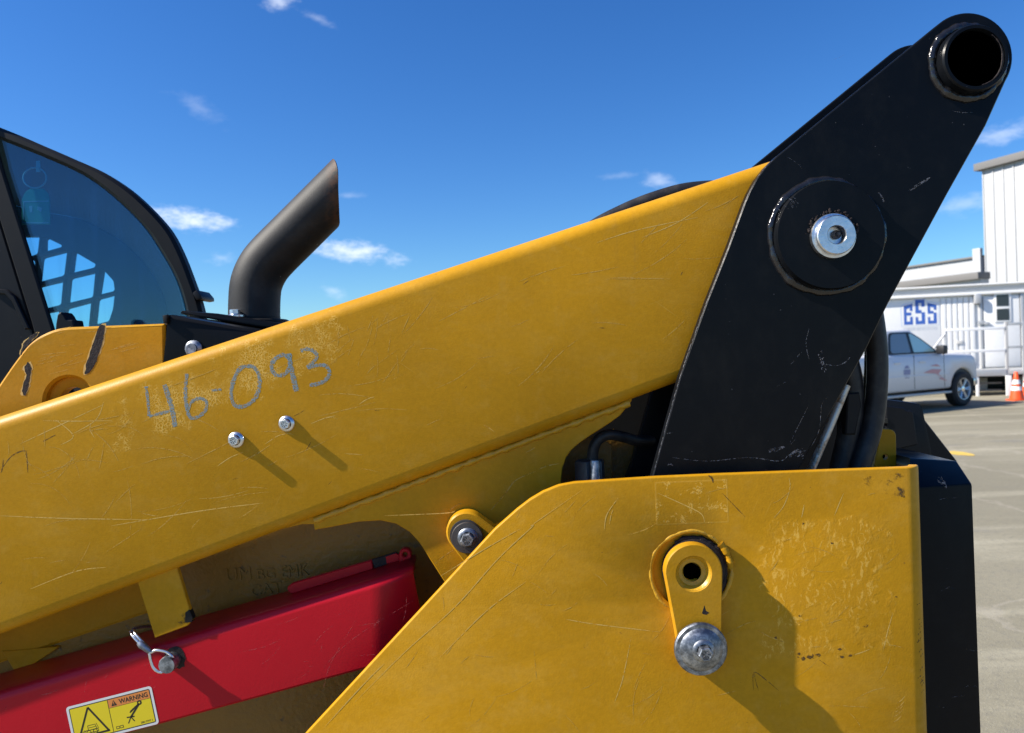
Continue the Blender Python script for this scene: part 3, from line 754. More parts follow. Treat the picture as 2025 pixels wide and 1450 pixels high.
for k in range(6):
    a = k * math.pi / 3
    for da in (-.13, .13):
        p0 = Vector((.05 * math.cos(a + da), .085, .05 * math.sin(a + da))); p1 = Vector((.25 * math.cos(a + da * .8), .105, .25 * math.sin(a + da * .8)))
        tube_bm(bm, [p0, p1], .022, 6)
rim_me = fin(bm); rim_me.materials.append(M['alloy'])
hub_me = fin(ylathe([(.07, .06), (.065, .11), (.03, .118), (.0001, .118)], 20)); hub_me.materials.append(M['chrome'])
for cx in (1.87, -1.87):
    for s in (-1, 1): wheel(cx, s)
    box('wheel_well', cx - .47, cx + .47, -.93, .93, .5, .9, M['truck_black'], tr, .02)
for s in (-1, 1):
    y0_, y1_ = sorted((s * .90, s * 1.06))
    box('running_board', -1.25, 1.28, y0_, y1_, .36, .41, M['galv'], tr, .012)
    ya, yb = sorted((s * .99, s * 1.20))
    box('mirror', .80, .97, ya, yb, 1.29, 1.50, M['truck_black'], tr, .05)
    for x_ in (-.62, .28):
        y0_, y1_ = sorted((s * .995, s * 1.03)); box('door_handle', x_ - .12, x_ + .10, y0_, y1_, 1.12, 1.16, M['truck_white'], tr, .012)
    for x_ in (-1.04, -.02, 1.10):
        y0_, y1_ = sorted((s * .99, s * 1.002)); box('door_gap', x_ - .008, x_ + .008, y0_, y1_, .52, 1.29, M['truck_black'], tr, 0)
    y0_, y1_ = sorted((s * .985, s * 1.012)); box('body_crease', -1.0, 1.28, y0_, y1_, .80, .83, M['truck_white'], tr, .008)
    y0_, y1_ = sorted((s * .6, s * .96)); box('headlamp', 2.33, 2.425, y0_, y1_, .86, 1.03, M['chrome'], tr, .03)
    box('tail_lamp', -3.075, -2.95, y0_, y1_, .95, 1.25, M['lamp_red'], tr, .02)
box('front_bumper', 2.30, 2.48, -.98, .98, .48, .68, M['chrome'], tr, .05)
box('rear_bumper', -3.2, -3.0, -.95, .95, .52, .68, M['chrome'], tr, .04)
box('bed_floor', -2.95, -1.15, -.85, .85, 1.335, 1.345, M['truck_black'], tr, 0)
box('chassis', -2.9, 2.5, -.6, .6, .3, .5, M['truck_black'], tr, .03)
bm = bmesh.new()
for pl in ([(-.38, 1.0), (-.32, 1.07), (-.24, 1.07), (-.18, 1.0)], [(-.40, .86), (-.16, .86), (-.16, .98), (-.40, .98)], [(-.36, .78), (-.20, .78), (-.20, .84), (-.36, .84)]):
    bm.faces.new([bm.verts.new((x, -1.004, z)) for x, z in pl])
link('door_emblem', fin(bm, 0), M['emblem_blue'], tr)
bm = bmesh.new()
for pl in ([(.30, .88), (.75, .84), (1.08, .70), (.85, .82), (.98, .93), (.62, .95)], [(.55, 1.03), (.95, 1.0), (.8, 1.06)], [(.85, .72), (1.2, .64), (1.0, .74)]):
    bm.faces.new([bm.verts.new((x, -1.015, z)) for x, z in pl])
link('door_swoosh', fin(bm, 0), M['swoosh_red'], tr)

# ------------------------------------------------------------------ the loader
LD = wroot('track_loader', (0, .9, 0), 'yellow compact track loader with black hinge plates and bent exhaust', 'loader')

# --- lift arm: a box section with rounded upper and lower bends
def arm_mesh(xa, xb, top, bot, depth, rt, rb, ny=7):
    bm = bmesh.new(); rings = []
    n = 14
    for k in range(n + 1):
        px_ = xa + (xb - xa) * k / n
        T = P(px_, top(px_), 0.0); B = P(px_, bot(px_), 0.0)
        v = Vector((B.x - T.x, B.z - T.z))
        ax = Vector((1, (P(px_ + 50, top(px_ + 50), 0).z - T.z) / (P(px_ + 50, 0, 0).x - P(px_, 0, 0).x)))
        h = v.length; v.normalize()
        pr = [(0, depth)]
        for j in range(ny + 1):
            a = math.pi / 2 * j / ny; pr.append((rt - rt * math.cos(a), rt - rt * math.sin(a)))
        for j in range(ny + 1):
            a = math.pi / 2 * j / ny; pr.append((h - rb + rb * math.sin(a), rb - rb * math.cos(a)))
        pr.append((h, depth))
        rings.append([bm.verts.new((T.x + v.x * s, y, T.z + v.y * s)) for s, y in pr])
    m_ = len(rings[0])
    for A_, B_ in zip(rings, rings[1:]):
        for i in range(m_): bm.faces.new((A_[i], A_[(i + 1) % m_], B_[(i + 1) % m_], B_[i]))
    bm.faces.new(rings[0]); bm.faces.new(rings[-1][::-1])
    return fin(bm, 30)
top_l = lambda x: 820 - .3314 * x
bot_l = lambda x: 1257 - .3722 * x
arm = link('lift_arm', arm_mesh(-900, 1545, top_l, bot_l, .085, .022, .019), M['yellow_arm'], LD)
# weld bead joining arm and gusset
rd = random.Random(11)
bm = bmesh.new(); pts_ = []; rads = []
for k in range(90):
    x = 622 + (1245 - 622) * k / 89
    p = P(x, bot_l(x) + 3 + rd.uniform(-1, 1), .016); pts_.append(p); rads.append(.0045 * (1 + .25 * math.sin(k * 1.3) + rd.uniform(-.15, .15)))
tube_bm(bm, pts_, 0, 8, True, rads); link('weld_bead', fin(bm, 70), M['yweld'], arm)

# two flange bolts with washers; each a part of the arm with stamped head
def flange_bolt(name, px_, py_, Y, s, parent, mt, washer=None, rot=.3):
    c = P(px_, py_, Y); b = bmesh.new()
    lathe_bm(b, 0, 0, [(s * .0112, -.0001), (s * .0112, -.0012), (s * .0104, -.0024), (s * .0086, -.0036), (s * .0074, -.004)], 32, False, False)
    lathe_bm(b, 0, 0, [(s * .0074, -.004), (s * .0074, -.0108 * s), (s * .0066, -.0116 * s), (s * .0050, -.0116 * s), (s * .0046, -.0110 * s)], 6, False, True, rot)
    o = bpy.data.objects.new(name, fin(b, 30)); COL.objects.link(o); o.data.materials.append(mt)
    o.parent = parent; o.matrix_parent_inverse = PINV.get(parent.name, Matrix()); o.location = c
    b = bmesh.new()
    for k in range(7):
        a = rot + k * 2 * math.pi / 7; p0 = Vector((math.cos(a), 0, math.sin(a))) * .0016 * s; p1 = Vector((math.cos(a), 0, math.sin(a))) * .0042 * s
        y = -.0112 * s; p0.y = y; p1.y = y
        tube_bm(b, [p0, p1], .00045 * s, 5)
    st = bpy.data.objects.new('stamped_mark', fin(b, 0)); COL.objects.link(st); st.data.materials.append(M['zinc_mark']); st.parent = o
    return o
for (bx, by) in ((467, 870), (567, 838)):
    flange_bolt('flange_bolt', bx, by, 0, 1.0, arm, M['zinc'])

# hand-painted number
def K(x, y): return (180 + x / 3.375, 640 + y / 3.375)
strokes = [([(368, 420), (380, 520), (388, 618)], 18), ([(388, 618), (470, 598), (555, 575)], 19), ([(490, 408), (520, 500), (545, 590), (560, 690)], 27),
           ([(640, 335), (630, 450), (638, 560), (665, 628), (722, 618), (768, 570), (765, 515), (715, 500), (665, 530), (640, 585)], 21),
           ([(805, 448), (840, 442), (870, 440)], 15),
           ([(1062, 282), (995, 300), (948, 390), (935, 480), (960, 545), (1020, 552), (1090, 505), (1124, 420), (1118, 340), (1080, 288), (1040, 286)], 24),
           ([(1322, 225), (1275, 210), (1220, 245), (1205, 300), (1240, 345), (1300, 332), (1328, 265), (1320, 200)], 24), ([(1320, 200), (1338, 310), (1355, 380), (1370, 452)], 30),
           ([(1398, 182), (1450, 170), (1500, 198), (1500, 238), (1442, 292)], 21), ([(1442, 294), (1500, 280), (1562, 280), (1592, 325), (1570, 372), (1515, 402), (1458, 410)], 23)]
bm = bmesh.new(); rd = random.Random(2)
for st, wd in strokes:
    ribbon_bm(bm, cr([K(*p) for p in st], 8), 0, wd / 3.375 * 1.08, 0.00012, False, rd)
link('painted_number', fin(bm, 0), M['chalk'], arm, 'hand-painted pale blue number 46-093')

# scratches: many fine strokes, scattered and a few traced
def scatter(bm, rd, n, xr, inside, Y, wr, lr, ang, curve=.25):
    for _ in range(n):
        for _t in range(20):
            x = rd.uniform(*xr[0]); y = rd.uniform(*xr[1])
            if inside(x, y): break
        else: continue
        a = rd.gauss(*ang); L = rd.uniform(*lr); c = rd.uniform(-curve, curve); pts = []
        for k in range(9):
            t = k / 8; aa = a + c * t
            px_, py_ = x + math.cos(aa) * L * t, y - math.sin(aa) * L * t + rd.uniform(-.4, .4)
            if inside(px_, py_): pts.append((px_, py_))
        if len(pts) > 3: ribbon_bm(bm, pts, Y, rd.uniform(*wr), .00005, True, rd)
in_arm = lambda x, y: top_l(x) + 48 < y < bot_l(x) - 36 and x < 1490 - (y - 360) * .36
rd = random.Random(21)
bm = bmesh.new()
scatter(bm, rd, 75, ((-20, 1450), (340, 1200)), in_arm, 0, (.8, 1.7), (20, 130), (.35, .28))
scatter(bm, rd, 24, ((600, 800), (640, 760)), in_arm, 0, (.7, 1.3), (20, 60), (1.1, .3))
scatter(bm, rd, 16, ((0, 330), (830, 960)), in_arm, 0, (.8, 1.6), (40, 130), (.5, .7), .8)
link('light_scratches', fin(bm, 0), M['scr_faint'], arm, kind='stuff')
bm = bmesh.new()
for st in ([(40, 878), (110, 845), (205, 800)], [(85, 832), (150, 833), (222, 832)], [(205, 795), (190, 830), (145, 858)], [(110, 830), (145, 862), (120, 880)], [(180, 838), (178, 850), (187, 866)],
           [(430, 922), (455, 905), (480, 895)], [(525, 878), (550, 862), (572, 857)], [(615, 838), (640, 828), (664, 822)], [(710, 800), (725, 790), (740, 785)],
           [(900, 1010), (880, 1015), (760, 1020)], [(0, 1020), (120, 1025), (300, 1028)], [(220, 1040), (400, 1010), (520, 995)], [(1180, 480), (1260, 455), (1380, 430)], [(1270, 470), (1340, 440), (1400, 400)], [(60, 1165), (150, 1130), (210, 1122)]):
    ribbon_bm(bm, cr(st, 6), 0, 1.5, .00005, True, rd)
link('long_scratches', fin(bm, 0), M['scr_light'], arm, kind='stuff')
bm = bmesh.new()
for st in ([(2, 930), (20, 905), (40, 893), (52, 892)], [(52, 892), (54, 915), (55, 935)], [(2, 935), (5, 925), (7, 905)], [(85, 873), (95, 868), (110, 860)]):
    ribbon_bm(bm, cr(st, 6), 0, 2.2, .00005, True, rd)
scatter(bm, rd, 10, ((-20, 1450), (340, 1200)), in_arm, 0, (.8, 1.5), (6, 26), (.35, .6))
link('dark_scratches', fin(bm, 0), M['scr_dark'], arm, kind='stuff')

# --- gusset under the arm
gus = [(560, 1000), (560, 1046), (597, 1037), (620, 1037), (622, 1048), (647, 1044), (709, 1032), (753, 1029.5), (783, 1036), (810, 1052), (830, 1074), (852, 1109), (879, 1151), (930, 1230), (990, 1400), (1120, 1400), (1150, 1150),
       (1118, 1010), (1109.6, 952), (1112, 927), (1119.5, 905), (1130, 890), (1145, 877), (1168, 861), (1198, 842), (1225, 823), (1236, 810), (1248, 795), (1260, 760)]
gu = plate('gusset_plate', gus, .016, .014, M['yellow_clean'], LD, .0012)
bm = bmesh.new(); rd = random.Random(5)
for st in ([(965, 1016), (1000, 975), (1020, 950), (1060, 932)], [(860, 1115), (880, 1098), (897, 1088)], [(1063, 930), (1080, 922), (1106, 917)], [(1040, 895), (1050, 890), (1058, 885)], [(888, 1010), (905, 998), (918, 995)]):
    ribbon_bm(bm, cr(st, 6), .016, 2.0, .00005, True, rd)
link('gusset_scratches', fin(bm, 0), M['scr_faint'], gu, kind='stuff')

# --- lug with washer and bolt
lug = []
for k in range(15):
    a = math.radians(52 + (214 - 52) * k / 14); lug.append((922 + 40 * math.cos(a), 1053 - 40 * math.sin(a)))
lug += [(922, 1119), (1010, 1240), (1120, 1160), (1050, 1100)]
lg = plate('pivot_lug', lug, -.012, .028, M['yellow_clean'], LD, .0022)
lathe('spacer', (921, 1058), -.012, [(31, 0), (31, -.004)], M['steel_dk'], lg)
lathe('washer', (924, 1062.5), -.016, [(31, -.0002), (31.3, -.0035), (30, -.005)], M['steel_dk'], lg)
flange_bolt('hex_bolt', 925, 1064, -.021, 1.25, lg, M['zinc_dark'], rot=.15)

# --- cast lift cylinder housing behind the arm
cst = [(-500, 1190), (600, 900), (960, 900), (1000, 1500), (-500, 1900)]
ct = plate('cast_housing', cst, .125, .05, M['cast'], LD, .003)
def emboss(body, size_px, c, Y, ang, ext, parent, bold=.0, mt='cast', name='cast_lettering', sx=1.0):
    me = text_mesh(body, size_px * sc(Y), bold, ext, 'LEFT', sx)
    p = P(c[0], c[1], Y)
    R = Matrix.Rotation(ang, 4, 'Y') @ Matrix.Rotation(math.pi / 2, 4, 'X')
    me.transform(Matrix.Translation((p.x, p.y, p.z)) @ R)
    for pl in me.polygons: pl.use_smooth = False
    return link(name, me, M[mt], parent)
emboss('UM', 36, (447, 1150), .125, -.07, .0018, ct, .0)
emboss('BG', 30, (508, 1147), .125, -.07, .0018, ct, .0)
emboss('EMK', 34, (556, 1143), .125, -.07, .0018, ct, .0, sx=.85)
emboss('CAT', 32, (497, 1180), .125, -.10, .0018, ct, .0)
plate('light_bracket', [(3, 1288), (60, 1284), (112, 1279), (112, 1283), (40, 1330), (30, 1330)], .118, .02, M['yellow'], LD, .001)
# stub bracket between arm and brace
stb = plate('arm_stop', [(262, 1120), (340, 1090), (381, 1226), (370, 1238), (306, 1262)], .013, .008, M['yellow_clean'], LD, .001)
decal('grime', [(350, 1222), (372, 1205), (380, 1228), (368, 1238), (345, 1240)], .013, M['grime'], stb)
plate('stop_wear', [(366, 1212), (374, 1206), (381, 1222), (379, 1231), (366, 1232)], .012, .01, M['black_matte'], stb, .0005)

# --- chassis and inner walls (mostly hidden)
plate('chassis_wall', [(560, 1030), (1040, 760), (1120, 660), (1560, 560), (1640, 700), (1665, 830), (1670, 1700), (-400, 2000), (-400, 1400)], .17, .02, M['black_matte'], LD, .002)
plate('inner_plate', [(1100, 905), (1145, 868), (1180, 862), (1210, 880), (1210, 1000), (1100, 1000)], .10, .012, M['cast'], LD, .001)
plate('inner_plate', [(1150, 930), (1215, 850), (1255, 880), (1245, 1000), (1150, 1000)], .13, .012, M['cast'], LD, .001)
# hose with its elbow and fitting in the opening
ptube('hose', [(1174, 960, .045), (1172, 900, .045), (1181, 872, .045), (1203, 860, .048), (1232, 864, .055), (1262, 872, .07), (1300, 870, .12)], 11, M['rubber'], LD)
def zlathe(name, c, Y, prof, material, parent, seg=24, a0=0.0, smooth=35):
    """revolve about a vertical axis through pixel c; prof = (r px, dz px)"""
    p = P(c[0], c[1], Y); s = sc(Y); bm = bmesh.new(); rings = []
    for r, dz in prof: rings.append([bm.verts.new((p.x + r * s * math.cos(a0 + 2 * math.pi * k / seg), p.y + r * s * math.sin(a0 + 2 * math.pi * k / seg), p.z + dz * s)) for k in range(seg)])
    for A_, B_ in zip(rings, rings[1:]):
        for k in range(seg): bm.faces.new((A_[k], A_[(k + 1) % seg], B_[(k + 1) % seg], B_[k]))
    bm.faces.new(rings[0][::-1]); bm.faces.new(rings[-1])
    return link(name, fin(bm, smooth), material, parent)
zlathe('hose_fitting', (1167, 950), .045, [(31, -40), (31, 36), (29, 40), (14, 41)], M['steel_dk'], LD, 6, .25)
zlathe('fitting_collar', (1178, 950), .018, [(10, -40), (10, 36), (9, 40)], M['zinc_dark'], LD, 20)

# --- black hinge plates (outer and inner) with cross tube and hub
arc = [(1915 + 88 * math.cos(math.radians(a)), 113 - 88 * math.sin(math.radians(a))) for a in range(130, -33, -6)]
hp = [(1240, 1080), (1290, 943), (1345, 745), (1398, 596), (1440, 490), (1472, 402), (1483, 377), (1497, 352), (1514, 330), (1536, 309)] + arc + [(1950, 248), (1873, 385), (1800, 520), (1757, 600), (1716, 685), (1660, 786), (1604, 882), (1565, 960), (1520, 1080)]
outer = plate('hinge_plate', hp, -.018, .0175, M['black'], LD, .0016, [circle(1914, 124, 55.5, 48)])
q2 = [(x - .008, z + .005) for x, z in px2(hp, -.018)]
bm = bmesh.new(); plate_bm(bm, q2, .098, .018, .0016); inner = link('inner_hinge_plate', fin(bm), M['black'], LD)
bead('tube_weld', (1913, 124), -.018, 70, 9, M['weld'], outer, seed=4)
c_ = P(1914, 124, -.018); s_ = sc(-.018)
bm = bmesh.new(); lathe_bm(bm, c_.x, c_.z, [(55 * s_, .115), (54.5 * s_, -.034), (56 * s_, -.037), (62 * s_, -.037), (64.5 * s_, -.0345), (65 * s_, -.0182)], 56, False, False)
tb = link('cross_tube', fin(bm, 30), M['black'], outer)
bm = bmesh.new(); lathe_bm(bm, c_.x, c_.z, [(54.2 * s_, -.030), (54.0 * s_, .09), (.0001, .0905)], 40, False, False); link('bore', fin(bm), M['dark_hole'], tb)
bead('bare_rim', (1925.5, 114), -.0365, 57, 1.3, M['chip'], tb, -75, 50, 9, 60, .5, 'bare rusty inner rim of the tube')
hb = bead('hub_weld', (1634, 468), -.018, 109, 9, M['weld'], outer, seed=7, lump=.3)
hub = lathe('hub_disc', (1634, 468), -.018, [(106, 0), (105.5, -.0145), (104, -.0165), (38, -.0166)], M['black'], outer, 72, False, True)
pin = lathe('hinge_pin', (1645, 468), -.0346, [(44, -.0001), (44.5, -.005), (43.5, -.007), (39, -.0075), (38.3, -.0145), (36.5, -.0160), (19, -.0160), (17.6, -.0145), (17.0, -.002), (0.01, -.002)], M['zinc'], outer, 48, False, False)
lathe('grease_fitting', (1652, 465), -.0366, [(9, -.0001), (9, -.004), (5, -.006), (4, -.010), (2.5, -.012)], M['steel_dk'], pin, 16)
bm = bmesh.new(); rd = random.Random(17)
for k in range(46):
    a = rd.uniform(.15, 3.1); R_ = 47 + rd.uniform(-2, 7); cx, cy = 1647 + R_ * math.cos(a), 467 - R_ * math.sin(a)
    cpt = P(cx, cy, -.036); r0 = rd.uniform(.0006, .0022)
    bmesh.ops.create_icosphere(bm, subdivisions=1, radius=r0, matrix=Matrix.Translation(cpt) @ Matrix.Diagonal((rd.uniform(.7, 1.6), .8, rd.uniform(.7, 1.4), 1)))
link('grease_dirt', fin(bm, 0), M['chip'], pin, kind='stuff')
# scratches and rub marks on the black plate
bm = bmesh.new()
for st, wd in (([(1797, 378), (1815, 366), (1840, 351)], 6), ([(1737, 380), (1744, 390), (1748, 400)], 3), ([(1516, 893), (1535, 889), (1552, 884)], 7), ([(1330, 905), (1400, 912), (1480, 905), (1540, 912), (1560, 900), (1580, 890)], 1.6),
               ([(1634, 721), (1655, 723), (1672, 716), (1683, 704)], 1.6), ([(1600, 650), (1594, 680), (1600, 712)], 1.4), ([(1560, 905), (1570, 896), (1582, 891), (1580, 900)], 7), ([(1638, 786), (1625, 800), (1620, 850), (1604, 884)], 1.3), ([(1560, 880), (1600, 800)], 1), ([(1318, 857), (1330, 856)], 2), ([(1318, 920), (1325, 918), (1331, 921)], 3)):
    ribbon_bm(bm, cr(st, 6), -.018, wd, .00006, True, rd)
for k in range(26):
    x, y = 1627 + rd.gauss(0, 4), 716 + rd.gauss(0, 10); ribbon_bm(bm, [(x, y), (x + rd.uniform(-3, 3), y + rd.uniform(1, 5))], -.018, rd.uniform(1, 2.5), .00006, False)
for k in range(22):
    x, y = 1575 + rd.gauss(0, 7), 898 + rd.gauss(0, 5); ribbon_bm(bm, [(x, y), (x + rd.uniform(2, 8), y - rd.uniform(1, 5))], -.018, rd.uniform(.8, 2), .00006, False)
in_hp = lambda x, y: x > 1300 + (940 - y) * .3 + 60 and x < 1592 + (916 - y) * .62 - 30 and y > 80
scatter(bm, rd, 6, ((1300, 1980), (120, 930)), in_hp, -.018, (.5, 1.0), (6, 40), (.5, .9))
link('rub_marks', fin(bm, 0), M['scr_white'], outer, kind='stuff')
bm = bmesh.new()
for k in range(12):
    x, y = 1565 + rd.gauss(0, 10), 398 + rd.gauss(0, 8); ribbon_bm(bm, [(x, y), (x + rd.uniform(3, 10), y + rd.uniform(3, 9))], -.0346, rd.uniform(1, 2), .00006, True)
link('hub_scuffs', fin(bm, 0), M['scr_white'], hub, kind='stuff')
# worn bright edge along the plate
bm = bmesh.new(); pts_ = [P(x, y, -.0172) for x, y in [(1292, 938), (1345, 746), (1398, 597), (1440, 491), (1472, 403), (1483, 378), (1497, 353), (1514, 331), (1536, 310)]]
tube_bm(bm, cr([tuple(p) for p in pts_], 8), .0005, 6); link('worn_edge', fin(bm, 60), M['scr_white'], outer)

# --- tower plate with bent right edge and pivot opening
TY, TT, RB = -.072, .012, .026
tow = [(1800, 924), (1420, 938), (1296, 943.5), (1175, 951.5), (1137, 954), (1105, 960), (1074, 972.5), (1048, 988), (1023, 1007), (979, 1046), (839, 1198), (606, 1450), (440, 1640), (440, 1760), (1810, 1760)]
xb = P(1792, 924, TY).x                                 # where the bend starts
loop = px2(tow, TY); loop[0] = (xb, P(1792, 924.3, TY).z); loop[-1] = (xb, P(1800, 1760, TY).z)
hole = px2(circle(1368, 1130, 76, 48), TY)
bm = bmesh.new()
vo = [bm.verts.new((x, TY, z)) for x, z in loop]; vh = [bm.verts.new((x, TY, z)) for x, z in hole]
ed = [bm.edges.new((vo[i], vo[(i + 1) % len(vo)])) for i in range(len(vo))] + [bm.edges.new((vh[i], vh[(i + 1) % len(vh)])) for i in range(len(vh))]
bmesh.ops.triangle_fill(bm, use_beauty=True, edges=ed, normal=(0, -1, 0))
ta, tz = vo[0], vo[-1]
for k in range(1, 10):
    if k <= 9: a = math.radians(78) * k / 9; x, y = xb + RB * math.sin(a), TY + RB * (1 - math.cos(a))
    else: x, y = xb + RB, TY + RB + .05 * (k - 9)
    za_, zz_ = ta.co.z, tz.co.z
    nt, nz = bm.verts.new((x, y, za_)), bm.verts.new((x, y, zz_))
    bm.faces.new((ta, nt, nz, tz)); ta, tz = nt, nz
bmesh.ops.recalc_face_normals(bm, faces=bm.faces[:])
f0 = bm.faces[0]
if sum(f.normal.y for f in bm.faces) > 0: bmesh.ops.reverse_faces(bm, faces=bm.faces[:])
me = fin(bm, 30, False)
tower = link('tower_plate', me, M['yellow_tower'], LD)
md = tower.modifiers.new('solid', 'SOLIDIFY'); md.thickness = TT; md.offset = -1
md = tower.modifiers.new('bev', 'BEVEL'); md.width = .0022; md.segments = 3; md.limit_method = 'ANGLE'; md.angle_limit = math.radians(50)
bead('hole_weld', (1366, 1131), TY + .0015, 81, 4.2, M['yweld'], tower, seed=12, lump=.28)
lathe('pivot_boss', (1368, 1130), TY, [(77, .0118), (77, .006), (60, .008), (34, .009), (34, .06)], M['yellow_clean'], tower, 48, False, True)
lathe('pivot_bush', (1372, 1128), TY, [(62, .0075), (62, .0), (58, -.001), (44, -.001), (43, .012)], M['chip'], tower, 40, False, False)
bead('paint_drip', (1372, 1130), TY - .004, 75, 5.5, M['yellow_clean'], tower, 2, 44, 31, 24, .5, 'bright yellow paint drip beside the lever')
bead('grease_ring', (1370, 1130), TY + .004, 66, 5, M['chip'], tower, -45, 120, 37, 60, .5)
# lever
LY = TY - .0150
lev = [(1372 + 57 * math.cos(math.radians(a)), 1133 - 57 * math.sin(math.radians(a))) for a in range(-2, 190, 8)] + [(1337, 1252), (1345, 1300), (1370, 1325), (1395, 1328), (1420, 1315), (1427, 1280)]
lever = plate('lever', lev, LY, .0145, M['yellow_clean'], LD, .0014, [circle(1372, 1135, 34, 32)])
lathe('lever_socket', (1372, 1135), LY, [(34.2, .0012), (33, .002), (27, .008), (19, .0095), (18, .0105), (17.5, .016), (.01, .016)], M['yweld'], lever, 40, False, False)
c_ = P(1372, 1135, LY + .0094); s_ = sc(LY)
lathe('socket_hole', (1370.5, 1136.5), LY, [(18.6, .0090), (18, .0095), (17, .0152), (.01, .0155)], M['dark_hole'], lever, 32, False, False)
cap = lathe('end_washer', (1384, 1281), LY, [(50, -.0002), (52.5, -.002), (52.5, -.0055), (50, -.0075), (43, -.0075), (41, -.009), (34, -.0125), (22, -.0150), (16, -.0152)], M['zinc_dark'], LD, 56, False, True)
flange_bolt('hex_bolt', 1391, 1287, LY - .0145, 1.28, cap, M['zinc_dark'], rot=.1)
decal('paint_chip', [(1388, 1213), (1393, 1197), (1396, 1208), (1403, 1212), (1397, 1216), (1391, 1215)], LY, M['chip'], lever)
# decal remains and wear on the tower plate
in_tow = lambda x, y: (y > 960 and y < 1449 and x < 1788 and (x - 600) > (1450 - y) * .93 + 14) and not ((x - 1372) ** 2 + (y - 1130) ** 2 < 95 ** 2)
rd = random.Random(33)
bm = bmesh.new()
scatter(bm, rd, 60, ((620, 1790), (960, 1448)), in_tow, TY, (.8, 1.6), (12, 90), (.5, .55), .35)
for k in range(14):
    y = 1310 + k * 9 + rd.uniform(-3, 3); x = 1788 - k * 1.6; ribbon_bm(bm, cr([(x, y), (x + 8, y - 5), (x + 16, y - 14)], 4), TY, 2.2, .00005, True) if x + 16 < 1791 else None
link('light_scratches', fin(bm, 0), M['scr_faint'], tower, kind='stuff')
bm = bmesh.new()
for st in ([(700, 1390), (800, 1290), (900, 1200), (985, 1105), (1052, 1042), (1055, 1036), (1150, 970)], [(640, 1440), (720, 1352), (760, 1312)], [(870, 1140), (960, 1085), (1030, 1045)], [(870, 1300), (960, 1210), (1040, 1150)], [(1195, 1048), (1200, 1018), (1222, 985)], [(1205, 1038), (1208, 1020), (1212, 1008)], [(1560, 945), (1562, 965), (1550, 1000), (1530, 1025)],
           [(1300, 975), (1345, 995), (1385, 1015), (1394, 1034)], [(1650, 1020), (1660, 995), (1668, 976)], [(1585, 1025), (1588, 1010), (1590, 998)], [(1765, 1215), (1755, 1250), (1747, 1285)], [(1690, 1295), (1705, 1290), (1720, 1284)], [(1120, 1225), (1180, 1235), (1305, 1250)], [(1215, 1390), (1232, 1340), (1248, 1260)]):
    ribbon_bm(bm, cr(st, 8), TY, 1.6, .00005, True, rd)
link('long_scratches', fin(bm, 0), M['scr_light'], tower, kind='stuff')
bm = bmesh.new()
for st, wd in (([(1428, 975), (1450, 998), (1473, 1022)], 1.6), ([(1490, 1365), (1491, 1330), (1515, 1345), (1540, 1366)], 1.6), ([(1500, 1366), (1494, 1345), (1492, 1330)], 1.4), ([(1400, 940), (1408, 946), (1410, 955)], 4), ([(1620, 1305), (1630, 1312), (1640, 1318)], 1.4), ([(1815, 1250)] * 0 + [(1770, 1180), (1775, 1181)], 2)):
    ribbon_bm(bm, cr(st, 6), TY, wd, .00005, True, rd)
for (x, y, r) in [(1588, 1303, 5), (1600, 1299, 6), (1611, 1296, 5), (1618, 1296, 5), (1580, 1293, 3), (1661, 1284, 4), (1665, 1299, 4.5), (1682, 1296, 4), (1711, 1237, 6), (1582, 1218, 3), (1534, 1262, 3.5), (1589, 1035, 4), (1645, 1074, 3.5), (1608, 1300, 3), (1578, 1300, 3)]:
    n_ = rd.randint(3, 5); r *= 1.25; bm.faces.new([bm.verts.new((p.x, TY - .00009, p.z)) for p in [P(x + r * math.cos(t) * rd.uniform(.5, 1.3), y - r * .8 * math.sin(t) * rd.uniform(.4, 1.1), TY) for t in [2 * math.pi * k / n_ for k in range(n_)]]])
link('paint_chips', fin(bm, 0), M['scr_dark'], tower, kind='stuff')
bm = bmesh.new()
for k in range(16):
    y = rd.uniform(1190, 1400); ang = rd.uniform(.2, .5); rr_ = RB + .00008; x = xb + rr_ * math.sin(ang); yy = TY + RB - rr_ * math.cos(ang)
    z_ = P(1800, y, TY).z; L = rd.uniform(.002, .006)
    a2 = ang + .22; x2 = xb + rr_ * math.sin(a2); yy2 = TY + RB - rr_ * math.cos(a2)
    bm.faces.new([bm.verts.new(v) for v in ((x, yy, z_), (x2, yy2, z_ + L * .6), (x2, yy2, z_ + L), (x, yy, z_ + L * .5))])
link('edge_chips', fin(bm, 0), M['scr_dark'], tower, kind='stuff')
decal('grime', [(1690, 945), (1788, 935), (1790, 985), (1740, 975)], TY, M['grime'], tower)

# --- rod, hoses and brackets right of the hinge plates
ptube('cylinder_rod', [(1674, 762, .05), (1638, 850, .045), (1590, 960, .04)], 8, M['rod'], LD)
ptube('black_hose', [(1668, 690, .07), (1684, 760, .07), (1682, 840, .07), (1660, 940, .07)], 22, M['rubber'], LD)
plate('clamp', [(1676, 778), (1700, 776), (1704, 800), (1692, 860), (1672, 860)], .05, .03, M['black_matte'], LD, .002)
ptube('sleeved_hose', [(1716, 690, .10), (1713, 780, .10), (1702, 860, .10), (1680, 960, .10)], 6, M['olive'], LD)
ptube('black_hose', [(1715, 560, .06), (1731, 660, .06), (1735, 740, .06), (1727, 830, .06), (1704, 910, .055), (1680, 980, .055)], 20, M['rubber'], LD, 20)
plate('yellow_bracket', fillet([(1722, 960), (1743, 848), (1772, 850, 14), (1774, 960)]), .13, .01, M['yellow_clean'], LD, .001, [circle(1751, 904, 5.5, 16)])
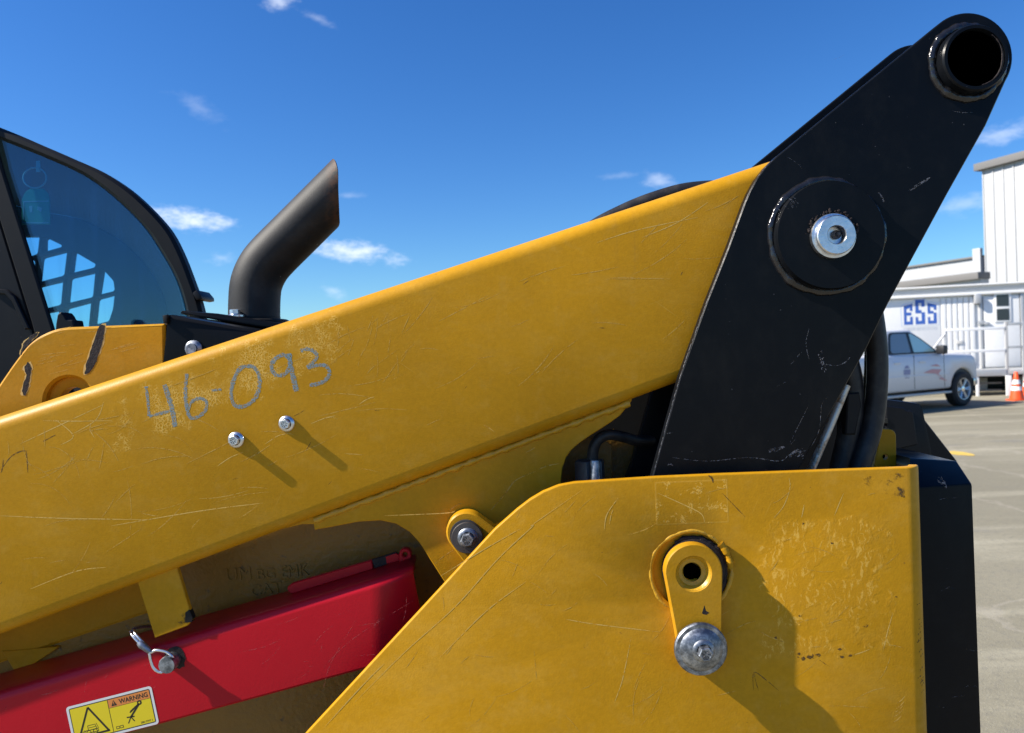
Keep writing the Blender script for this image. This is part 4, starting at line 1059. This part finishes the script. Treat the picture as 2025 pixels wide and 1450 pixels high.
# engine door and rear frame
def solid(name, front, Yb, material, b=.004, parent=LD, shrink=0.0):
    """front = list of (px, py, Y) corner points; the body runs straight back to Yb"""
    f = [P(*p) for p in front]; n = len(f)
    vs = [tuple(p) for p in f] + [(p.x, Yb, p.z) for p in f]
    fs = [tuple(range(n)), tuple(range(2 * n - 1, n - 1, -1))] + [(i, (i + 1) % n, n + (i + 1) % n, n + i) for i in range(n)]
    return hull(name, vs, fs, material, parent, b)
ed_ = solid('engine_door', [(1735, 787, .28), (1816, 797, .28), (1826, 806, .28), (1843, 888, .28), (1850, 1010, .28), (1735, 1010, .28)], 1.4, M['plastic_black'], .006)
plate('door_panel', fillet([(1752, 802), (1788, 806), (1794, 812, 3), (1806, 812, 5), (1816, 880, 5), (1770, 890, 4), (1752, 890)]), .274, .005, M['plastic_black'], ed_, .002)
plate('raised_mark', [(1747, 828), (1756, 828), (1757, 838), (1747, 838)], .272, .006, M['label_ink'], ed_, .001)
fr = [P(1800, 965, .03), P(1923, 957, .03), P(1941, 1460, .03), P(1955, 1850, .03), P(1800, 1850, .03), P(1800, 906, .09), P(1893, 912, .09)]
bk = [Vector((p.x, 1.5, p.z)) for p in fr]
rear = hull('rear_frame', [tuple(p) for p in fr + bk], [(0, 1, 2, 3, 4), (0, 5, 6, 1), (5, 12, 13, 6), (6, 13, 8, 1), (1, 8, 9, 2), (2, 9, 10, 3)], M['black'], LD, .003, smooth=20)
plate('rear_guard', [(1812, 798), (1820, 800), (1829, 830), (1893, 912), (1906, 1010), (1800, 1010)], .30, .03, M['black_matte'], LD, .002)
bm = bmesh.new(); rd = random.Random(44)
for k in range(26):
    a = rd.gauss(.9, .25); L = rd.uniform(6, 26); ribbon_bm(bm, cr([(1872, 958 + rd.uniform(4, 10)), (1872 - L * math.cos(a) * .5, 962 - L * math.sin(a) * .4), (1872 - L * math.cos(a), 962 - L * math.sin(a))], 3), .028, 1.3, .0002, True)
for k in range(6):
    x, y = rd.uniform(1838, 1915), rd.uniform(985, 1440); ribbon_bm(bm, [(x, y), (x + rd.uniform(4, 26), y - rd.uniform(-8, 8)), (x + rd.uniform(26, 34), y + rd.uniform(-6, 6))], .03, .8, .0001, True)
link('rub_marks', fin(bm, 0), M['scr_white'], rear, kind='stuff')

# --- hose arc over the arm
ptube('hydraulic_hose', [(1080, 535, .13), (1160, 459, .13), (1230, 419, .13), (1300, 391, .13), (1370, 374, .13), (1450, 376, .13), (1560, 420, .13)], 14, M['rubber'], LD)

# --- chipped side plate left, with boss
sp = fillet([(-260, 1100), (-30, 800), (28, 715, 30), (62, 672, 40), (112, 648, 46), (325, 640, 4), (330, 900), (330, 1200), (-260, 1400)], 8)
side = plate('side_plate', sp, .12, .03, M['yellow'], LD, .004, [circle(136, 794, 48, 40)])
lathe('boss_ring', (136, 794), .12, [(49, .012), (30, .013), (28, .014), (27, .03)], M['yellow_clean'], side, 48, False, False)
lathe('boss_bolt', (140, 800), .12, [(22, .030), (22, .016), (19, .014)], M['zinc'], side, 24)
rd = random.Random(9)
def jag(pts, j): return [(x + rd.uniform(-j, j), y + rd.uniform(-j, j)) for x, y in cr(pts, 4, True)]
def torn(shape, j=1.6, grow=1.22):
    cx = sum(p[0] for p in shape) / len(shape); cy = sum(p[1] for p in shape) / len(shape)
    sh = [(cx + (x - cx) * 1.04 + (2.2 if x > cx else -2.2), cy + (y - cy) * 1.05) for x, y in shape]
    decal('flaked_edge', jag(sh, j), .12, M['chip_edge'], side, .0001)
    decal('bare_metal', jag(shape, j * .8), .12, M['chip'], side, .0003)
torn([(195, 646), (207, 645), (205, 665), (200, 690), (188, 720), (176, 738), (168, 736), (176, 705), (186, 675)])
torn([(56, 716), (62, 728), (60, 745), (57, 762), (52, 780), (44, 778), (47, 758), (53, 742), (48, 728)])
torn([(76, 658), (64, 672), (54, 684), (46, 692), (42, 706), (44, 688), (50, 675), (64, 662)], 1.2)
bm = bmesh.new()
for k in range(34):
    x, y = rd.uniform(60, 310), rd.uniform(655, 770)
    if y < 780 - .33 * x and abs(x - 190) > 14:
        L = rd.uniform(15, 60); a = rd.gauss(.28, .15); ribbon_bm(bm, [(x + L * t / 5 * math.cos(a), y - L * t / 5 * math.sin(a)) for t in range(6) if x + L * math.cos(a) < 318], .12, rd.uniform(.8, 1.6), .00006, True) if x + L < 315 else None
link('light_scratches', fin(bm, 0), M['scr_faint'], side, kind='stuff')

# --- hood box, top cover, exhaust
hood = solid('hood_box', [(314, 790, .116), (329, 626, .116), (337, 622, .118), (500, 650, .116), (600, 668, .116), (640, 790, .116)], .75, M['black'], .006)
solid('hood_tab', [(323, 640, .112), (321, 624, .112), (331, 622, .112), (330, 640, .112)], .15, M['black_matte'], .001, hood)
solid('top_cover', [(356, 621, .20), (358, 614, .20), (430, 620, .20), (560, 640, .20), (600, 648, .20), (600, 662, .20)], .60, M['black'], .003)
lathe('side_bolt', (384, 690), .116, [(17, 0), (17, -.003), (14, -.005), (10, -.006), (10, -.011)], M['zinc_dark'], hood, 24)
zlathe('cover_bolt', (466, 626), .25, [(17, -1), (17, 2), (12, 4), (11, 5)], M['zinc'], hood)
zlathe('cover_bolt_head', (465, 626), .25, [(10, 4), (10, 13), (8, 14)], M['zinc'], hood, 6, .4)
path = cr([(503, 700, .3), (503, 640, .3), (503.5, 596, .3), (507, 562, .3), (519, 533, .3), (538, 508, .3), (585, 461, .3), (622, 424, .3)], 5)
path = [P(*p) for p in path]
Rp = 49 * sc(.3); bm = bmesh.new()
rings = tube_bm(bm, path, Rp, 40, False)
ax = (path[-1] - path[-4]).normalized()
c1, c2 = P(659, 328, .3), P(675, 447, .3)
k_ = (c2.x - c1.x) / (c2.z - c1.z)
def cutx(z): return c1.x + k_ * (z - c1.z)
for v in rings[-1]:
    lim = P(672, 440, v.co.y).x
    t = (cutx(v.co.z) - .42 * (v.co.y - .3) - .003 - v.co.x) / (ax.x - k_ * ax.z + .42 * ax.y); t = min(t, (lim - v.co.x) / ax.x); v.co += ax * t
inn = []
for k, v in enumerate(rings[-1]):
    cen = path[-1] + ax * (v.co - path[-1]).dot(ax)
    inn.append(bm.verts.new(cen + (v.co - cen) * .93))
deep = [bm.verts.new(v.co - ax * .22) for v in inn]
for k in range(40):
    j = (k + 1) % 40
    bm.faces.new((rings[-1][k], rings[-1][j], inn[j], inn[k])); bm.faces.new((inn[k], inn[j], deep[j], deep[k]))
bm.faces.new(deep)
ex = link('exhaust_pipe', fin(bm, 45), M['exhaust'], LD)
zlathe('exhaust_flange', (503, 634), .3, [(66, -8), (66, -2), (62, 0), (50, 1), (50, 6)], M['black_matte'], ex, 32)

# --- cab: near side frame, glass, lofted rear shell, far wall with lattice window
CY = .35
outer_arc = [(-420, 120), (-200, 176), (0, 252), (83, 287), (150, 316), (198, 338), (248, 370), (290, 407), (331, 453), (356, 499), (377, 552), (397, 612), (412, 700)]
inner_arc = [(-420, 146), (-200, 200), (0, 276), (83, 309), (140, 334), (180, 356), (227, 392), (281, 445), (318, 499), (347, 552), (366, 612), (380, 700)]
oa, ia = cr(outer_arc, 5), cr(inner_arc, 5)
cab = plate('cab_frame', oa + ia[::-1], CY, .022, M['cab_black'], LD, .006)
far_arc = [(-420, 350), (-200, 372), (0, 402), (103, 422), (150, 431), (180, 442), (231, 470), (264, 497), (287, 522), (312, 560), (330, 606), (345, 700)]
fa = cr(far_arc, 5)
FY = 1.15
bm = bmesh.new()
A_ = [bm.verts.new(P(x, y, CY + .020)) for x, y in ia]; B_ = [bm.verts.new(P(x, y, FY)) for x, y in fa]
A2 = [bm.verts.new(P(x - 3, y + 3, CY + .020)) for x, y in oa]; B2 = [bm.verts.new(P(x + 4, y - 4, FY + .03)) for x, y in fa]
for i in range(len(A_) - 1):
    bm.faces.new((A_[i], A_[i + 1], B_[i + 1], B_[i])); bm.faces.new((A2[i], B2[i], B2[i + 1], A2[i + 1])); bm.faces.new((B_[i], B_[i + 1], B2[i + 1], B2[i]))
link('cab_shell', fin(bm, 60), M['cab_inside'], cab)
# far wall with cut-outs of the lattice window (each cell is a real opening)
def cell(p, r=7): return fillet([(x, y, r) for x, y in p], 4)
def Z(x, y): return (x / 3.452, 240 + y / 3.452)
cells = [[(120, 784), (266, 784), (252, 905), (160, 935)], [(285, 795), (320, 797), (418, 845), (414, 858), (284, 895)], [(262, 930), (455, 880), (434, 1052), (243, 1102)], [(486, 893), (510, 893), (650, 975), (640, 998), (467, 1040)],
         [(455, 1072), (647, 1026), (630, 1200), (438, 1246)], [(682, 1012), (700, 1012), (772, 1090), (779, 1158), (655, 1188)], [(645, 1215), (779, 1180), (768, 1280), (740, 1365), (626, 1392)], [(430, 1280), (618, 1230), (600, 1420), (415, 1450)],
         [(240, 1130), (427, 1086), (412, 1252), (215, 1300)], [(200, 1325), (400, 1290), (385, 1450), (190, 1470)], [(60, 960), (215, 938), (236, 960), (220, 1060), (190, 1110), (40, 1130)], [(10, 1150), (205, 1120), (190, 1290), (0, 1320)], [(600, 1450), (612, 1420), (735, 1390), (700, 1470)]]
holes = [cell([Z(*p) for p in c], 5) for c in cells]
plate('far_wall', fa + [(345, 900), (-420, 900)], FY, .03, M['cab_inside'], cab, .003, holes)
glass = plate('side_glass', [(x, y) for x, y in ia] + [(380, 760), (-420, 760)], CY + .009, .005, M['glass_cab'], cab, .0005)
plate('door_pillar', [(-62, 120), (-28, 210), (2, 330), (102, 645), (160, 830), (110, 830), (62, 640), (0, 440), (-60, 250)], CY - .004, .008, M['cab_black'], cab, .003)
plate('door_panel', [(-300, 330), (-10, 395), (0, 440), (62, 640), (110, 830), (-300, 830)], CY + .005, .02, M['plastic_black'], cab, .003)
plate('door_rim', [(-20, 570), (10, 572), (28, 585), (58, 650), (48, 652), (22, 596), (8, 582), (-20, 580)], CY - .002, .006, M['plastic_black'], cab, .002)
solid('latch', [(380, 580, CY - .02), (388, 573, CY - .02), (398, 585, CY - .02), (399, 592, CY - .02), (388, 594, CY - .02)], CY + .04, M['plastic_black'], .002, cab)
bm = bmesh.new(); gc = P(69, 352, CY + .017); tube_bm(bm, [(gc.x + 23 * sc(CY) * math.cos(t), gc.y, gc.z + 20 * sc(CY) * math.sin(t)) for t in [2 * math.pi * k / 36 for k in range(37)]], 1.6 * sc(CY), 8, False)
link('pull_ring', fin(bm), M['tag_white'], cab)
plate('ring_strap', [(71, 318), (79, 318), (79, 340), (71, 340)], CY + .017, .002, M['tag_white'], cab, .0003)
tag = plate('exit_label', [(43, 394), (50, 380), (60, 373), (85, 373), (95, 382), (98, 394), (99, 444), (43, 444)], CY + .017, .002, M['green_tag'], cab, .0003, label='green exit pull label behind the glass')
decal('label_print', [(46, 398), (96, 397), (96, 399), (48, 400), (47, 440), (96, 440), (96, 442), (45, 442)], CY + .017, M['tag_white'], tag, .0003)
decal('label_symbol', [(58, 408), (64, 407), (64, 420), (59, 420)], CY + .017, M['tag_white'], tag, .0003)
decal('label_symbol', [(74, 408), (84, 412), (81, 419), (74, 415)], CY + .017, M['tag_white'], tag, .0003)
plate('rubber_stop', fillet([(108, 660), (110, 640, 3), (113, 622, 3), (120, 616, 4), (127, 624, 3), (131, 632, 3), (144, 633, 3), (146, 645), (146, 660)], 5), .22, .03, M['plastic_black'], LD, .002)

# --- lower machine: body tub and tracks down to the ground (below the picture)
box('lower_body', -1.6, .55, .3, 1.5, .35, 1.0, M['yellow_clean'], LD, .03)
for yy in (-.02, 1.38):
    bm = bmesh.new(); pr = fillet([(-1.5, 0, .3), (.35, 0, .3), (.75, .62, .3), (-1.55, .62, .3)], 8)
    xz_extrude(bm, pr, yy, yy + .42, .03); link('track', fin(bm, 40), M['tyre'], LD)
box('track_frame', -1.3, .4, .40, 1.38, .2, .5, M['black_matte'], LD, .02)
box('tower_post', .25, .52, -.02, .28, .6, 1.3, M['black_matte'], LD, .01)

# ------------------------------------------------------------------ red lift-arm brace
BR = wroot('arm_brace', tuple(P(400, 1300, .03)), 'red steel lift arm brace with warning label and clip pin', 'brace')
BYF = .017
def brace_mesh():
    bm = bmesh.new(); rings = []
    tl = lambda x: 1389 - .302 * x       # where the face starts to fold over
    bl = lambda x: 1519 - .270 * x       # lower edge
    n = 12
    for k in range(n + 1):
        x = -420 + (836 + 420) * k / n
        xT = x if k < n else 818; xB = x if k < n else 846
        T = P(xT, tl(xT), BYF); B = P(xB, bl(xB), BYF)
        v = Vector((B.x - T.x, B.z - T.z)); h = v.length; v.normalize()
        r = .014
        pr = [(-r - .006, .095 - .045 * max(0, k / n - .35) / .65)] + [(-r * math.sin(a), r * (1 - math.cos(a))) for a in [math.radians(88 - 11 * j) for j in range(9)]]
        pr += [(h - .004, 0), (h, .004), (h, .03)]
        rings.append([bm.verts.new((T.x + v.x * s, BYF + y, T.z + v.y * s)) for s, y in pr])
    for A_, B_ in zip(rings, rings[1:]):
        for i in range(len(A_) - 1): bm.faces.new((A_[i], A_[i + 1], B_[i + 1], B_[i]))
    return fin(bm, 35)
ch = link('brace_channel', brace_mesh(), M['red'], BR)
md = ch.modifiers.new('solid', 'SOLIDIFY'); md.thickness = .005; md.offset = -1
lv = plate('handle_bar', fillet([(566, 1164, 9), (575, 1155, 9), (735, 1108, 2), (738, 1126, 2), (575, 1176, 9)], 6), .065, .008, M['red'], BR, .0012)
plate('worn_bar', [(734, 1108), (782, 1093), (790, 1098), (790, 1117), (742, 1127)], .066, .007, M['chip'], BR, .001)
plate('bar_stripe', [(762, 1101), (782, 1094), (790, 1098), (789, 1112), (764, 1116)], .0655, .006, M['red'], BR, .001)
plate('eye_lug', [(789 + 0, 1128), (789, 1100)] + [(801 + 12 * math.cos(math.radians(a)), 1097 - 12 * math.sin(math.radians(a))) for a in range(170, -10, -15)] + [(814, 1118), (820, 1128), (800, 1134)], .060, .012, M['red'], BR, .0012, [circle(801, 1097, 5, 16)])
rd = random.Random(71); bm = bmesh.new()
in_br = lambda x, y: 1389 - .302 * x + 8 < y < 1519 - .27 * x - 6 and -20 < x < 812
scatter(bm, rd, 26, ((0, 810), (1150, 1450)), in_br, BYF, (.7, 1.4), (10, 60), (.6, .5), .3)
for st in ([(640, 1320), (700, 1262), (822, 1185)], [(640, 1360), (655, 1310), (705, 1225)], [(470, 1290), (520, 1280), (560, 1262)]): ribbon_bm(bm, cr(st, 6), BYF, 1.3, .00005, True, rd)
link('scuffs', fin(bm, 0), M['scr_pink'], ch, kind='stuff')
bm = bmesh.new(); pb = P(346, 1302, BYF)
vs = [bm.verts.new((pb.x + .0165 * rd.uniform(.8, 1.12) * math.cos(t), BYF - .00025, pb.z + .0165 * rd.uniform(.8, 1.12) * math.sin(t))) for t in [2 * math.pi * k / 26 for k in range(26)]]
bm.faces.new(vs); link('worn_ring', fin(bm, 0), M['chip'], ch)
# pin with wire clip
pn = lathe('lock_pin', (342, 1305), BYF, [(16.5, .02), (16.5, -.0185), (15.5, -.0205), (3, -.0208)], M['zinc_dark'], BR, 32)
cl = bmesh.new()
w1 = [(258, 1249, .000), (262, 1257, -.006), (272, 1268, -.010), (283, 1279, -.012), (298, 1290, -.013), (308, 1286, -.0135), (328, 1289, -.014), (340, 1297, -.014), (344, 1307, -.013)]
w2 = [(265, 1247, .000), (268, 1254, -.006), (277, 1264, -.010), (287, 1276, -.012), (295, 1292, -.013), (298, 1306, -.013), (303, 1320, -.013), (312, 1328, -.013), (322, 1330, -.013)]
w1 = [(a_, b_, c_ + BYF) for a_, b_, c_ in w1]; w2 = [(a_, b_, c_ + BYF) for a_, b_, c_ in w2]
for w_ in (w1, w2): tube_bm(cl, cr([tuple(P(*p)) for p in w_], 6), 2.9 * sc(0), 10)
clip = link('wire_clip', fin(cl, 60), M['zinc'], BR)
bm = bmesh.new(); tube_bm(bm, [P(276, 1270, BYF - .011), P(281, 1276, BYF - .012), P(297, 1289, BYF - .013)], 7.2 * sc(0), 10, True, [6.6 * sc(0), 7.6 * sc(0), 5.2 * sc(0)]); link('clip_sleeve', fin(bm, 50), M['zinc_dark'], clip)
bm = bmesh.new(); tube_bm(bm, cr([tuple(P(*p)) for p in [(262, 1249, BYF - .001), (266, 1243, BYF + .006), (276, 1240, BYF + .02), (300, 1238, BYF + .05)]], 5), 3.4 * sc(0), 10); link('clip_tail', fin(bm, 50), M['zinc_dark'], clip)
# warning label, printed flat on the brace face
lt, ltr, lbr = P(130, 1399, BYF), P(299, 1356, BYF), P(315, 1431, BYF)
ux = (ltr - lt); uy = (lbr - ltr)
LH = uy.length / ux.length
def lab(name, polys, lift, material, parent):
    bm = bmesh.new()
    for pl in polys:
        vs = [bm.verts.new(Vector(lt + ux * u + uy * (v / 1.0)) + Vector((0, -lift, 0))) for u, v in pl]
        if len(vs) > 2: bm.faces.new(vs)
    return link(name, fin(bm, 0), material, parent)
def rrect(a, b, c, d, r):                              # u0, v0, u1, v1 with rounded corners
    rv = r / LH; out = []
    for cx, cy, t0 in ((c - r, b + rv, -90), (c - r, d - rv, 0), (a + r, d - rv, 90), (a + r, b + rv, 180)):
        for k in range(6):
            t = math.radians(t0 + 18 * k); out.append((cx + r * math.cos(t), cy + rv * math.sin(t)))
    return out
wl = lab('warning_label', [rrect(0, 0, 1, 1, .035)], .0003, M['label_white'], BR)
lab('label_border', [rrect(.028, .062, .972, .938, .018)], .00036, M['label_ink'], wl)
lab('label_yellow', [quad(.038, .085, .474, .915), quad(.482, .305, .962, .915)], .00042, M['label_yellow'], wl)
lab('label_header', [quad(.482, .085, .962, .295)], .00042, M['label_orange'], wl)
def bar(u0, v0, u1, v1, wd):
    dx, dy = (u1 - u0), (v1 - v0) * LH; l = math.hypot(dx, dy); nx, ny = -dy / l * wd / 2, dx / l * wd / 2 / LH
    return [(u0 + nx, v0 + ny), (u1 + nx, v1 + ny), (u1 - nx, v1 - ny), (u0 - nx, v0 - ny)]
ink = [bar(.245, .14, .085, .85, .022), bar(.245, .14, .43, .85, .022), bar(.075, .845, .44, .845, .022)]
ink += [[(.545, .115), (.578, .265), (.512, .265)]]
ink += [bar(.83, .36, .70, .66, .022), bar(.83, .36, .71, .52, .02), bar(.70, .66, .66, .80, .012), bar(.70, .64, .735, .78, .012), bar(.655, .64, .745, .66, .014), bar(.70, .54, .735, .50, .012)]
ink += [[(.83 + .028 * math.cos(t), .345 + .028 / LH * math.sin(t)) for t in [2 * math.pi * k / 14 for k in range(14)]]]
ink += [quad(.515, .80, .555, .87), quad(.56, .80, .60, .87)]
# small loader drawing in the triangle
ink += [bar(.20, .60, .20, .72, .006), bar(.20, .60, .285, .60, .006), bar(.285, .60, .30, .72, .006), bar(.16, .72, .31, .72, .008), bar(.16, .72, .15, .79, .006), bar(.31, .72, .315, .79, .006), bar(.15, .79, .315, .79, .008), bar(.16, .70, .12, .76, .006), bar(.11, .78, .15, .76, .006), bar(.30, .58, .32, .72, .005), bar(.21, .66, .29, .66, .005)]
for cx in (.20, .275):
    for k in range(10):
        a, b = 2 * math.pi * k / 10, 2 * math.pi * (k + 1) / 10
        ink.append(bar(cx + .025 * math.cos(a), .78 + .025 / LH * math.sin(a), cx + .025 * math.cos(b), .78 + .025 / LH * math.sin(b), .007))
pr_ = lab('label_print', ink, .00048, M['label_ink'], wl)
lab('symbol_gap', [bar(.545, .155, .545, .215, .008), bar(.545, .235, .545, .25, .008)], .00054, M['label_orange'], wl)
lab('symbol_gap', [[(.83 + .010 * math.cos(t), .345 + .010 / LH * math.sin(t)) for t in [2 * math.pi * k / 10 for k in range(10)]], quad(.522, .815, .550, .855), quad(.565, .815, .593, .855)], .00054, M['label_yellow'], wl)
def lab_text(body, u, v, hgt, width, bold):
    me = text_mesh(body, 1.0, bold)
    xs = [q_.co.x for q_ in me.vertices]; ys = [q_.co.y for q_ in me.vertices]; x0_, x1_, y0_, y1_ = min(xs), max(xs), min(ys), max(ys)
    for q_ in me.vertices:
        uu = u + (q_.co.x - x0_) / (x1_ - x0_) * width; vv = v - (q_.co.y - y0_) / (y1_ - y0_) * hgt
        q_.co = lt + ux * uu + uy * vv + Vector((0, -.00048, 0))
    link('label_text', me, M['label_ink'], wl)
lab_text('WARNING', .605, .255, .125, .335, .022)
lab_text('280-7297 1', .80, .885, .05, .135, .01)
